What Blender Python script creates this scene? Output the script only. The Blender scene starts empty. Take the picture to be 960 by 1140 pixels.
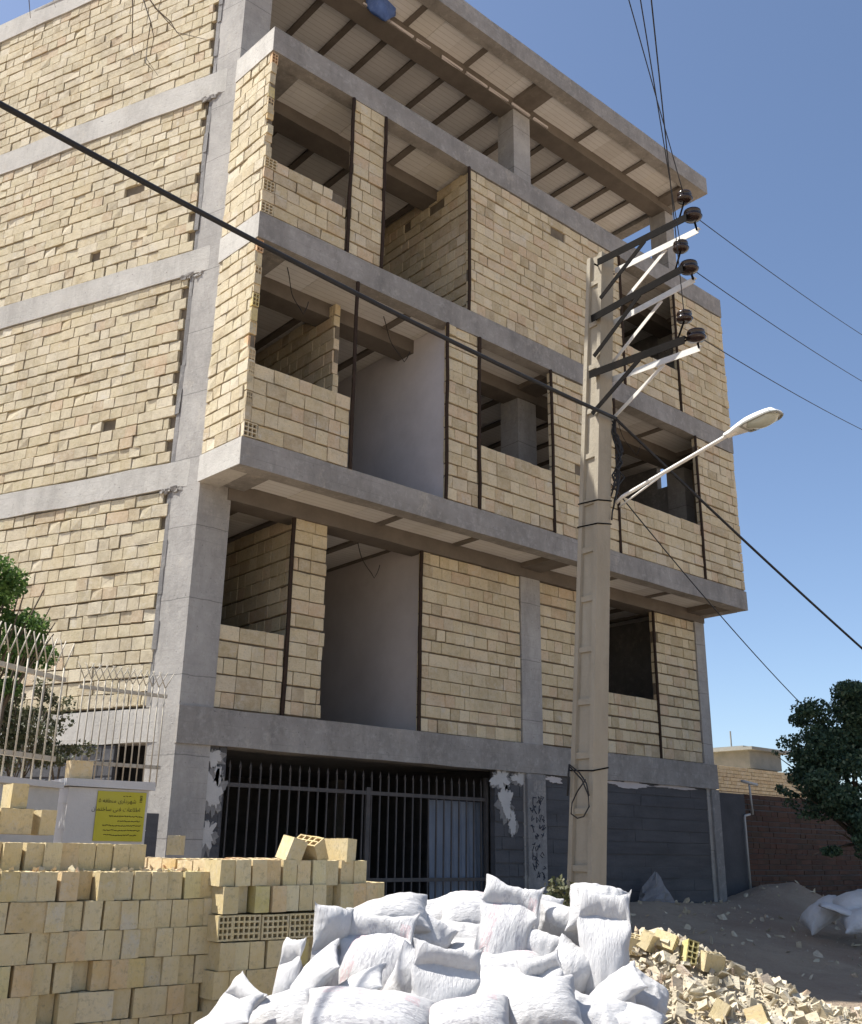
import bpy, math, random
import numpy as np
from mathutils import Vector, Matrix, noise as mnoise
random.seed(7)
rs = np.random.RandomState(11)
SC = bpy.context.scene
COL = SC.collection
V = Vector
RAD = math.radians

# ------------------------------------------------------------------ camera
F_PX, YAW, PITCH, ROLL = 1112.36, RAD(-40.899), RAD(18.807), RAD(0.827)
CAM = V((-5.807, -11.329, 0.848))
FW = V((-math.sin(YAW)*math.cos(PITCH), math.cos(YAW)*math.cos(PITCH), math.sin(PITCH)))
_r = V((math.cos(YAW), math.sin(YAW), 0)); _u = _r.cross(FW)
RT = _r*math.cos(ROLL)+_u*math.sin(ROLL); UP = -_r*math.sin(ROLL)+_u*math.cos(ROLL)
cd = bpy.data.cameras.new('camera'); cam = bpy.data.objects.new('camera', cd); COL.objects.link(cam)
cam.matrix_world = Matrix(((RT.x, UP.x, -FW.x, CAM.x), (RT.y, UP.y, -FW.y, CAM.y), (RT.z, UP.z, -FW.z, CAM.z), (0, 0, 0, 1)))
cd.sensor_fit = 'VERTICAL'; cd.sensor_height = 24; cd.lens = 24*F_PX/1140; cd.clip_end = 3000; cd.clip_start = .05
SC.camera = cam

# survey helpers: where a sight line of the photograph meets a known plane of the place
def ray(px, py): return (FW+RT*((px-480)/F_PX)-UP*((py-570)/F_PX)).normalized()
def onY(px, py, y): d = ray(px, py); return CAM+d*((y-CAM.y)/d.y)
def onX(px, py, x): d = ray(px, py); return CAM+d*((x-CAM.x)/d.x)
def onZ(px, py, z): d = ray(px, py); return CAM+d*((z-CAM.z)/d.z)
def at(px, py, D): return CAM+ray(px, py)*D
def gz(x, y):
    t = min(1, max(0, (-.6-y)/5.0)); t = t*t*(3-2*t)*.5+t*.5
    z = -.6*t
    z += (.40+.1*mnoise.noise(V((x*2.2, y*2.2, 5))))*math.exp(-((x-12.7)/.9)**2-((y+.3)/.8)**2)
    z += .16*math.exp(-((x-8.7)/1.6)**2-((y+.5)/.7)**2)
    n = mnoise.noise(V((x*.5, y*.5, 3)))*.06+mnoise.noise(V((x*1.7, y*1.7, 9)))*.035+mnoise.noise(V((x*5, y*5, 2)))*.012
    if y < 1.5: z += n
    return z

# ------------------------------------------------------------------ materials
def newmat(name):
    m = bpy.data.materials.new(name); m.use_nodes = True
    nt = m.node_tree; b = nt.nodes['Principled BSDF']; b.inputs['Specular IOR Level'].default_value = .25
    return m, nt, b
def N(nt, t, **kw):
    n = nt.nodes.new(t)
    for k, v in kw.items():
        if k in n.inputs.keys() if isinstance(k, str) else False: n.inputs[k].default_value = v
        else: setattr(n, k, v)
    return n
def ramp(nt, stops):
    r = nt.nodes.new('ShaderNodeValToRGB'); e = r.color_ramp.elements
    while len(e) < len(stops): e.new(.5)
    for el, (p, c) in zip(e, stops): el.position = p; el.color = (*c, 1)
    return r
def mixc(nt, fac, a, b, mode='MIX'):
    m = nt.nodes.new('ShaderNodeMix'); m.data_type = 'RGBA'; m.blend_type = mode
    for sock, v in ((m.inputs[0], fac), (m.inputs[6], a), (m.inputs[7], b)):
        if hasattr(v, 'is_output'): nt.links.new(v, sock)
        elif isinstance(v, (int, float)): sock.default_value = v
        else: sock.default_value = (*v, 1)
    return m.outputs[2]
def mth(nt, op, a, b=None, clamp=False):
    m = nt.nodes.new('ShaderNodeMath'); m.operation = op; m.use_clamp = clamp
    for i, v in enumerate((a, b)):
        if v is None: continue
        if hasattr(v, 'is_output'): nt.links.new(v, m.inputs[i])
        else: m.inputs[i].default_value = v
    return m.outputs[0]
def noisefac(nt, scale, detail=4, rough=.6, vec=None, lo=.35, hi=.65, stretch=None):
    n = nt.nodes.new('ShaderNodeTexNoise'); n.inputs['Scale'].default_value = scale
    n.inputs['Detail'].default_value = detail; n.inputs['Roughness'].default_value = rough
    if vec is None:
        tc = nt.nodes.new('ShaderNodeTexCoord'); vec = tc.outputs['Object']
    if stretch:
        mp = nt.nodes.new('ShaderNodeMapping'); mp.inputs['Scale'].default_value = stretch
        nt.links.new(vec, mp.inputs['Vector']); vec = mp.outputs[0]
    nt.links.new(vec, n.inputs['Vector'])
    mr = nt.nodes.new('ShaderNodeMapRange'); mr.inputs[1].default_value = lo; mr.inputs[2].default_value = hi
    nt.links.new(n.outputs[0], mr.inputs[0])
    return mr.outputs[0]
def bump(nt, b, h, strength=.4, dist=.01):
    bp = nt.nodes.new('ShaderNodeBump'); bp.inputs['Strength'].default_value = strength; bp.inputs['Distance'].default_value = dist
    nt.links.new(h, bp.inputs['Height']); nt.links.new(bp.outputs[0], b.inputs['Normal'])
def setc(nt, b, c):
    if hasattr(c, 'is_output'): nt.links.new(c, b.inputs['Base Color'])
    else: b.inputs['Base Color'].default_value = (*c, 1)

def mat_brick(name, stops, stain=(.2, .17, .13), sfac=.3, bs=.5, bst=(.7, .7, 1.6)):
    m, nt, b = newmat(name); b.inputs['Roughness'].default_value = .92
    g = nt.nodes.new('ShaderNodeNewGeometry')
    r = ramp(nt, stops); nt.links.new(g.outputs['Random Per Island'], r.inputs[0])
    f1 = noisefac(nt, 1.1, 8, .75, lo=.46, hi=.72)
    c = mixc(nt, mth(nt, 'MULTIPLY', f1, sfac), r.outputs[0], stain)
    f2 = noisefac(nt, 9, 7, .75, lo=.42, hi=.68)
    c = mixc(nt, mth(nt, 'MULTIPLY', f2, .42), c, (.70, .63, .48) if max(stops[0][1]) > .2 else (.09, .06, .05))
    c = mixc(nt, mth(nt, 'MULTIPLY', noisefac(nt, 2.6, 7, .8, lo=.56, hi=.66), .55), c, (.60, .56, .48) if max(stops[0][1]) > .2 else (.10, .075, .06))
    f4 = noisefac(nt, 30, 5, .75, lo=.53, hi=.72)
    c = mixc(nt, mth(nt, 'MULTIPLY', f4, .5), c, stain)
    setc(nt, b, c)
    f3 = noisefac(nt, 45, 6, .7, lo=.1, hi=.9, stretch=bst)
    bump(nt, b, f3, bs*1.5, .014)
    return m
def mat_plain(name, c1, c2, scale=2, rough=.9, bs=.3, bd=.01, stain=None, stretch=None, metal=0, spec=.25):
    m, nt, b = newmat(name); b.inputs['Roughness'].default_value = rough; b.inputs['Metallic'].default_value = metal
    b.inputs['Specular IOR Level'].default_value = spec
    f = noisefac(nt, scale, 7, .68, lo=.32, hi=.68, stretch=stretch)
    c = mixc(nt, f, c1, c2)
    if stain:
        f2 = noisefac(nt, scale*.45, 6, .75, lo=.54, hi=.74)
        c = mixc(nt, mth(nt, 'MULTIPLY', f2, .6), c, stain)
    f3 = noisefac(nt, scale*14, 5, .7, lo=.2, hi=.8)
    c = mixc(nt, mth(nt, 'MULTIPLY', f3, .22), c, c1)
    setc(nt, b, c)
    if bs: bump(nt, b, f3, bs, bd)
    return m
def mat_concrete(name, c1, c2, stain, board=True):
    m, nt, b = newmat(name); b.inputs['Roughness'].default_value = .9
    c = mixc(nt, noisefac(nt, 1.3, 7, .7, lo=.35, hi=.65), c1, c2)
    c = mixc(nt, mth(nt, 'MULTIPLY', noisefac(nt, .8, 8, .8, lo=.47, hi=.66, stretch=(2.0, 2.0, .6)), .6), c, stain)
    c = mixc(nt, mth(nt, 'MULTIPLY', noisefac(nt, 2.2, 7, .8, lo=.56, hi=.68, stretch=(1, 1, .6)), .55), c, (.47, .43, .36))
    c = mixc(nt, mth(nt, 'MULTIPLY', noisefac(nt, 9, 5, .75, lo=.52, hi=.75), .45), c, (.50, .48, .44))
    tcz = nt.nodes.new('ShaderNodeTexCoord'); sz = nt.nodes.new('ShaderNodeSeparateXYZ'); nt.links.new(tcz.outputs['Object'], sz.inputs[0])
    bl = mth(nt, 'ABSOLUTE', mth(nt, 'SUBTRACT', mth(nt, 'FRACT', mth(nt, 'MULTIPLY', sz.outputs[2], 5.6)), .5))
    bl = mth(nt, 'MULTIPLY', mth(nt, 'GREATER_THAN', bl, .47), noisefac(nt, 1.8, 5, .7, lo=.45, hi=.6))
    c = mixc(nt, mth(nt, 'MULTIPLY', bl, .35), c, stain)
    sp = noisefac(nt, 26, 4, .7, lo=.62, hi=.7)
    c = mixc(nt, mth(nt, 'MULTIPLY', sp, .7), c, (.12, .11, .10))
    setc(nt, b, c)
    h = mth(nt, 'ADD', noisefac(nt, 22, 6, .75, lo=.1, hi=.9), mth(nt, 'MULTIPLY', sp, -.8))
    bump(nt, b, h, .5, .013)
    return m

def mat_column():
    m = mat_concrete('column_concrete', (.30, .285, .265), (.41, .39, .36), (.21, .20, .185)); nt = m.node_tree; b = nt.nodes['Principled BSDF']
    src = b.inputs['Base Color'].links[0].from_socket
    tc = nt.nodes.new('ShaderNodeTexCoord'); sp = nt.nodes.new('ShaderNodeSeparateXYZ'); nt.links.new(tc.outputs['Object'], sp.inputs[0])
    w = mth(nt, 'MULTIPLY', noisefac(nt, 3, 4, .6, lo=.2, hi=.8), .03)
    l = mth(nt, 'ABSOLUTE', mth(nt, 'SUBTRACT', mth(nt, 'FRACT', mth(nt, 'ADD', mth(nt, 'MULTIPLY', sp.outputs[2], 1.03), w)), .5))
    l = mth(nt, 'GREATER_THAN', l, .4935)
    setc(nt, b, mixc(nt, mth(nt, 'MULTIPLY', l, .55), src, (.10, .095, .09)))
    return m
CREAM = [(0, (.57, .465, .285)), (.2, (.64, .53, .34)), (.4, (.53, .43, .26)), (.58, (.68, .575, .385)), (.74, (.58, .43, .275)), (.86, (.48, .385, .23)), (.94, (.43, .34, .215)), (1, (.72, .62, .45))]
M = {}
M['brick'] = mat_brick('facade_brick', CREAM)
M['brick_side'] = mat_brick('side_brick', [(0, (.47, .40, .255)), (.25, (.55, .48, .33)), (.5, (.49, .405, .255)), (.75, (.61, .54, .40)), (.9, (.42, .35, .225)), (1, (.50, .38, .25))], sfac=.5)
M['block'] = mat_brick('clay_block', [(0, (.57, .44, .25)), (.4, (.62, .50, .30)), (.6, (.56, .42, .24)), (.75, (.60, .36, .19)), (.88, (.52, .43, .17)), (1, (.66, .54, .34))], sfac=.22, bs=.35)
M['mortar'] = mat_plain('mortar', (.13, .105, .075), (.22, .18, .13), 6, bs=.6)
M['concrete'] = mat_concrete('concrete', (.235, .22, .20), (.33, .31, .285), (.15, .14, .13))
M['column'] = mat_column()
M['concrete_sunlit'] = mat_concrete('sunlit_concrete', (.42, .40, .365), (.52, .50, .455), (.29, .275, .25))  # paler copy of the concrete, sunlight on the left-facing sides put into its colour
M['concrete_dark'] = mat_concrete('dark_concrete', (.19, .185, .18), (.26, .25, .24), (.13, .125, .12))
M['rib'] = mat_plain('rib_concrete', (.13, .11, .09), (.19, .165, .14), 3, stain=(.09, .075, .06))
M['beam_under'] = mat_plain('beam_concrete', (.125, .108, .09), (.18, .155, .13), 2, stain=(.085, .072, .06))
M['cement'] = mat_plain('dark_cement', (.07, .07, .074), (.11, .11, .115), 1.6, bs=.5, stain=(.05, .05, .053), stretch=(.5, .5, 3))
M['plaster'] = mat_plain('grey_plaster', (.47, .43, .41), (.58, .54, .52), .9, bs=.25, stain=(.36, .32, .30))
M['plaster_white'] = mat_plain('pale_plaster', (.55, .53, .54), (.68, .65, .66), .9, bs=.25, stain=(.46, .42, .41))
M['patch'] = mat_plain('plaster_patch', (.45, .44, .42), (.55, .53, .5), 5, bs=.5)
M['steel_dark'] = mat_plain('dark_steel', (.006, .0055, .005), (.012, .010, .009), 8, rough=.8, bs=.2, stain=(.022, .013, .009), spec=.05)
M['steel_rust'] = mat_plain('rusty_steel', (.032, .023, .018), (.055, .036, .026), 9, rough=.85, bs=.3, stain=(.025, .02, .017), spec=.1)
M['gate_steel'] = mat_plain('gate_steel', (.07, .065, .062), (.11, .10, .095), 8, rough=.7, bs=.2, stain=(.08, .055, .04))
M['steel_gal_sunlit'] = mat_plain('galvanised_sunlit_steel', (.62, .6, .55), (.72, .7, .65), 6, rough=.55, bs=.1, stain=(.5, .44, .36))  # plain steel on the lamp arm, sunlight painted in on the crossarms
M['insul'] = mat_plain('brown_porcelain', (.022, .014, .012), (.035, .02, .016), 3, rough=.2, bs=0, spec=.5)
M['wire'] = mat_plain('wire_black', (.02, .02, .022), (.03, .03, .032), 4, rough=.6, bs=0)
M['pole'] = mat_plain('pole_concrete', (.29, .255, .195), (.37, .33, .26), 1.7, bs=.5, stain=(.215, .19, .145), stretch=(2, 2, .5))
M['white_paint'] = mat_plain('aged_white_paint', (.42, .37, .29), (.52, .47, .38), 7, rough=.6, bs=.15, stain=(.5, .42, .34))
M['whitewash'] = mat_plain('whitewash', (.50, .485, .47), (.58, .565, .55), 2.2, bs=.25, stain=(.40, .385, .37))
M['lamp_shell'] = mat_plain('lamp_shell', (.74, .74, .70), (.8, .8, .76), 3, rough=.35, bs=0)
M['lamp_rim'] = mat_plain('lamp_rim', (.22, .23, .2), (.3, .3, .27), 3, rough=.5, bs=0)
M['blue_sheet'] = mat_plain('blue_grey_sheet', (.17, .20, .25), (.22, .25, .30), 3, rough=.6, bs=.1, stain=(.12, .13, .16))
M['blue_tarp'] = mat_plain('blue_tarp', (.06, .12, .34), (.12, .2, .46), 9, rough=.55, bs=.5, stain=(.4, .44, .55))
M['yellow'] = mat_plain('yellow_sign', (.44, .39, .03), (.50, .45, .05), 5, rough=.5, bs=0, stain=(.40, .37, .10))
M['ink'] = mat_plain('ink', (.02, .02, .015), (.035, .03, .02), 5, rough=.7, bs=0)
M['graffiti'] = mat_plain('graffiti_paint', (.03, .035, .05), (.05, .055, .07), 5, rough=.8, bs=0)
M['cavity'] = mat_plain('clay_cavity', (.20, .14, .08), (.28, .2, .12), 6, bs=.2)
M['bark'] = mat_plain('bark', (.09, .07, .05), (.15, .12, .09), 6, bs=.6, stretch=(3, 3, .6))
M['twig'] = mat_plain('twig', (.12, .10, .08), (.18, .15, .12), 8, bs=0)
M['red_brick_shaded'] = mat_brick('shaded_red_brick', [(0, (.07, .036, .025)), (.35, (.10, .048, .032)), (.6, (.075, .046, .03)), (.8, (.11, .058, .04)), (1, (.06, .04, .027))], stain=(.022, .018, .015), sfac=.6, bs=.25)  # shade of tree and building put into the dark brick colour
M['far_brick'] = mat_brick('far_yellow_brick', [(0, (.50, .37, .2)), (.5, (.56, .43, .25)), (1, (.46, .33, .18))])
M['dark_wall'] = mat_plain('dark_render', (.06, .06, .064), (.09, .09, .095), 1.5, bs=.4, stain=(.06, .06, .065))
M['roofing'] = mat_plain('roof_sheet', (.22, .22, .2), (.3, .29, .26), 3, bs=.2)
M['pipe'] = mat_plain('pipe_paint', (.4, .4, .38), (.5, .49, .46), 5, rough=.5, bs=.1, stain=(.25, .18, .12))
M['rag'] = mat_plain('dusty_plastic', (.17, .165, .165), (.26, .25, .25), 5, rough=.6, bs=.4)

# foam infill between the concrete ribs: faint strips across
m, nt, b = newmat('foam_panel'); b.inputs['Roughness'].default_value = .85
c = mixc(nt, noisefac(nt, 1.5, 5, .7), (.72, .71, .69), (.80, .79, .77))
c = mixc(nt, mth(nt, 'MULTIPLY', noisefac(nt, 3, 6, .8, lo=.55, hi=.75), .5), c, (.58, .54, .47))
g = nt.nodes.new('ShaderNodeNewGeometry')
rr = ramp(nt, [(0, (.82, .8, .78)), (.5, (1, 1, 1)), (1, (.9, .88, .84))]); nt.links.new(g.outputs['Random Per Island'], rr.inputs[0])
c = mixc(nt, 1.0, c, rr.outputs[0], 'MULTIPLY')
tc = nt.nodes.new('ShaderNodeTexCoord'); sx = nt.nodes.new('ShaderNodeSeparateXYZ'); nt.links.new(tc.outputs['Object'], sx.inputs[0])
ln = mth(nt, 'ABSOLUTE', mth(nt, 'SUBTRACT', mth(nt, 'FRACT', mth(nt, 'MULTIPLY', sx.outputs[1], 9.0)), .5))
ln = mth(nt, 'GREATER_THAN', ln, .44)
c = mixc(nt, mth(nt, 'MULTIPLY', ln, .35), c, (.33, .29, .22))
setc(nt, b, c); bump(nt, b, mth(nt, 'MULTIPLY', ln, -1.0), .5, .01); M['foam'] = m

# ground
m, nt, b = newmat('dusty_ground'); b.inputs['Roughness'].default_value = .97
c = mixc(nt, noisefac(nt, .35, 8, .7), (.43, .33, .24), (.52, .42, .31))
c = mixc(nt, mth(nt, 'MULTIPLY', noisefac(nt, .3, 6, .7, lo=.45, hi=.65), .6), c, (.34, .235, .175))
c = mixc(nt, mth(nt, 'MULTIPLY', noisefac(nt, 3.5, 8, .78, lo=.50, hi=.68), .45), c, (.28, .22, .165))
c = mixc(nt, mth(nt, 'MULTIPLY', noisefac(nt, 30, 4, .7, lo=.55, hi=.7), .4), c, (.55, .5, .41))
setc(nt, b, c); bump(nt, b, noisefac(nt, 7, 10, .78, lo=.2, hi=.8), 1.0, .07); M['ground'] = m

def mat_leaf(name, stops, trans=.25):
    m, nt, b = newmat(name); b.inputs['Roughness'].default_value = .55
    g = nt.nodes.new('ShaderNodeNewGeometry'); r = ramp(nt, stops)
    nt.links.new(g.outputs['Random Per Island'], r.inputs[0]); nt.links.new(r.outputs[0], b.inputs['Base Color'])
    t = nt.nodes.new('ShaderNodeBsdfTranslucent'); nt.links.new(r.outputs[0], t.inputs['Color'])
    mx = nt.nodes.new('ShaderNodeMixShader'); mx.inputs[0].default_value = trans
    nt.links.new(b.outputs[0], mx.inputs[1]); nt.links.new(t.outputs[0], mx.inputs[2])
    nt.links.new(mx.outputs[0], nt.nodes['Material Output'].inputs['Surface'])
    return m
M['leaf_dark'] = mat_leaf('leaf_dark', [(0, (.032, .064, .042)), (.5, (.06, .108, .064)), (.85, (.095, .15, .085)), (1, (.19, .23, .15))], .3)
M['leaf_bright'] = mat_leaf('leaf_bright', [(0, (.05, .10, .025)), (.5, (.09, .17, .04)), (1, (.16, .25, .07))], .35)
M['leaf_dry'] = mat_leaf('leaf_dry', [(0, (.06, .075, .035)), (.5, (.10, .105, .055)), (1, (.15, .14, .08))], .2)

# woven sack cloth, optionally with a faded print in the sack's own cloth coordinates
def mat_sack(name, prn=0):
    m, nt, b = newmat(name); b.inputs['Roughness'].default_value = .55; b.inputs['Specular IOR Level'].default_value = .3
    uv = nt.nodes.new('ShaderNodeTexCoord'); s = nt.nodes.new('ShaderNodeSeparateXYZ'); nt.links.new(uv.outputs['UV'], s.inputs[0])
    base = mixc(nt, noisefac(nt, 4, 5, .7), (.57, .56, .555), (.67, .66, .655))
    base = mixc(nt, mth(nt, 'MULTIPLY', noisefac(nt, 7, 6, .8, lo=.58, hi=.78), .3), base, (.56, .53, .49))
    if prn:
        def band(o, a, c_): return mth(nt, 'MULTIPLY', mth(nt, 'GREATER_THAN', o, a), mth(nt, 'LESS_THAN', o, c_))
        wear = noisefac(nt, 28, 4, .7, vec=uv.outputs['UV'], lo=.36, hi=.5)
        red = mth(nt, 'MULTIPLY', band(s.outputs[0], .22, .36), band(s.outputs[1], .12, .86))
        red = mth(nt, 'MULTIPLY', mth(nt, 'MULTIPLY', red, wear), noisefac(nt, 40, 2, .5, vec=uv.outputs['UV'], lo=.42, hi=.5, stretch=(1, .5, 1)))
        base = mixc(nt, mth(nt, 'MULTIPLY', red, .3), base, (.62, .25, .28))
        gl = noisefac(nt, 26, 2, .4, vec=uv.outputs['UV'], lo=.5, hi=.53, stretch=(1.6, .8, 1))
        gr = mth(nt, 'MULTIPLY', mth(nt, 'MAXIMUM', band(s.outputs[0], .42, .56), band(s.outputs[0], .66, .78)), band(s.outputs[1], .14, .84))
        gr = mth(nt, 'MULTIPLY', gr, gl)
        base = mixc(nt, mth(nt, 'MULTIPLY', gr, .4), base, (.27, .26, .30))
    setc(nt, b, base)
    w1 = mth(nt, 'SINE', mth(nt, 'MULTIPLY', s.outputs[0], 300.0)); w2 = mth(nt, 'SINE', mth(nt, 'MULTIPLY', s.outputs[1], 480.0))
    cr = noisefac(nt, 16, 8, .72, vec=uv.outputs['UV'], lo=.1, hi=.9, stretch=(1.5, .8, 1))
    h = mth(nt, 'ADD', mth(nt, 'MULTIPLY', mth(nt, 'MULTIPLY', w1, w2), .05), cr)
    bump(nt, b, h, .7, .02)
    t = nt.nodes.new('ShaderNodeBsdfTranslucent'); t.inputs['Color'].default_value = (.8, .8, .82, 1)
    mx = nt.nodes.new('ShaderNodeMixShader'); mx.inputs[0].default_value = .08
    nt.links.new(b.outputs[0], mx.inputs[1]); nt.links.new(t.outputs[0], mx.inputs[2])
    nt.links.new(mx.outputs[0], nt.nodes['Material Output'].inputs['Surface'])
    return m
M['sack'] = mat_sack('sack_cloth'); M['sack_print'] = mat_sack('printed_sack_cloth', 1)
m, nt, b = newmat('lamp_glass'); b.inputs['Base Color'].default_value = (.4, .42, .36, 1); b.inputs['Roughness'].default_value = .15; b.inputs['Specular IOR Level'].default_value = .6; M['lamp_glass'] = m

# ------------------------------------------------------------------ mesh builder
class MB:
    def __init__(s): s.v = []; s.f = []; s.mi = []; s.m = 0
    def quad(s, pts):
        i = len(s.v); s.v += [tuple(p) for p in pts]; s.f.append(tuple(range(i, i+len(pts)))); s.mi.append(s.m)
    def hexa(s, p, skip=()):
        # p: 8 points, bottom 0-3 ccw, top 4-7
        i = len(s.v); s.v += [tuple(q) for q in p]
        for k, f in enumerate(((0, 3, 2, 1), (4, 5, 6, 7), (0, 1, 5, 4), (1, 2, 6, 5), (2, 3, 7, 6), (3, 0, 4, 7))):
            if k in skip: continue
            s.f.append(tuple(i+a for a in f)); s.mi.append(s.m)
    def box(s, x0, y0, z0, x1, y1, z1, j=0):
        p = [(x0, y0, z0), (x1, y0, z0), (x1, y1, z0), (x0, y1, z0), (x0, y0, z1), (x1, y0, z1), (x1, y1, z1), (x0, y1, z1)]
        if j: p = [tuple(c+random.uniform(-j, j) for c in q) for q in p]
        s.hexa(p)
    def obox(s, c, ax, h, j=0):
        c = V(c); X, Y, Z = [V(a).normalized()*k for a, k in zip(ax, h)]
        p = [c-X-Y-Z, c+X-Y-Z, c+X+Y-Z, c-X+Y-Z, c-X-Y+Z, c+X-Y+Z, c+X+Y+Z, c-X+Y+Z]
        if j: p = [q+V([random.uniform(-j, j) for _ in range(3)]) for q in p]
        s.hexa(p)
    def prism(s, poly, z0, z1):
        n = len(poly); i = len(s.v)
        s.v += [(x, y, z0) for x, y in poly]+[(x, y, z1) for x, y in poly]
        s.f += [tuple(i+k for k in reversed(range(n))), tuple(i+n+k for k in range(n))]; s.mi += [s.m]*2
        for k in range(n):
            a, b_ = k, (k+1) % n; s.f.append((i+a, i+b_, i+n+b_, i+n+a)); s.mi.append(s.m)
    def tube(s, path, r, n=8, cap=True, r1=None):
        path = [V(p) for p in path]; L = len(path); rings = []
        ref = None
        for k, p in enumerate(path):
            t = (path[min(k+1, L-1)]-path[max(k-1, 0)]).normalized()
            if ref is None: ref = V((0, 0, 1)) if abs(t.z) < .9 else V((1, 0, 0))
            a = t.cross(ref).normalized(); b_ = t.cross(a).normalized(); ref = -b_ if False else ref
            rad = r if r1 is None else r+(r1-r)*k/max(1, L-1)
            i = len(s.v); rings.append(i)
            for q in range(n):
                an = 2*math.pi*q/n; s.v.append(tuple(p+a*(rad*math.cos(an))+b_*(rad*math.sin(an))))
        for a, b_ in zip(rings, rings[1:]):
            for q in range(n):
                s.f.append((a+q, a+(q+1) % n, b_+(q+1) % n, b_+q)); s.mi.append(s.m)
        if cap:
            s.f.append(tuple(rings[0]+q for q in reversed(range(n)))); s.f.append(tuple(rings[-1]+q for q in range(n))); s.mi += [s.m]*2
    def lathe(s, c, axis, prof, n=20):
        c = V(c); t = V(axis).normalized(); ref = V((0, 0, 1)) if abs(t.z) < .9 else V((1, 0, 0))
        a = t.cross(ref).normalized(); b_ = t.cross(a).normalized(); rings = []
        for (h, r) in prof:
            i = len(s.v); rings.append(i)
            for q in range(n):
                an = 2*math.pi*q/n; s.v.append(tuple(c+t*h+a*(r*math.cos(an))+b_*(r*math.sin(an))))
        for a_, b2 in zip(rings, rings[1:]):
            for q in range(n): s.f.append((a_+q, a_+(q+1) % n, b2+(q+1) % n, b2+q)); s.mi.append(s.m)
        s.f.append(tuple(rings[0]+q for q in reversed(range(n)))); s.f.append(tuple(rings[-1]+q for q in range(n))); s.mi += [s.m]*2
    def build(s, name, mats, parent=None, smooth=False, loc=(0, 0, 0)):
        me = bpy.data.meshes.new(name)
        me.from_pydata([(x-loc[0], y-loc[1], z-loc[2]) for x, y, z in s.v], [], s.f)
        if not isinstance(mats, (list, tuple)): mats = [mats]
        for m_ in mats: me.materials.append(m_)
        me.polygons.foreach_set('material_index', s.mi)
        if smooth: me.polygons.foreach_set('use_smooth', [True]*len(me.polygons))
        me.update()
        o = bpy.data.objects.new(name, me); COL.objects.link(o); o.location = loc
        if parent is not None:
            o.parent = parent
            o.location = V(loc)-world_loc(parent)
        return o
def world_loc(o):
    l = V(o.location)
    while o.parent: o = o.parent; l += V(o.location)
    return l
def tag(o, label=None, cat=None, group=None, kind=None):
    if label: o['label'] = label
    if cat: o['category'] = cat
    if group: o['group'] = group
    if kind: o['kind'] = kind
    return o
def thing(name, loc, label, cat, group=None):
    o = bpy.data.objects.new(name, None); COL.objects.link(o); o.location = loc; o.empty_display_size = .2
    return tag(o, label, cat, group)

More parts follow.
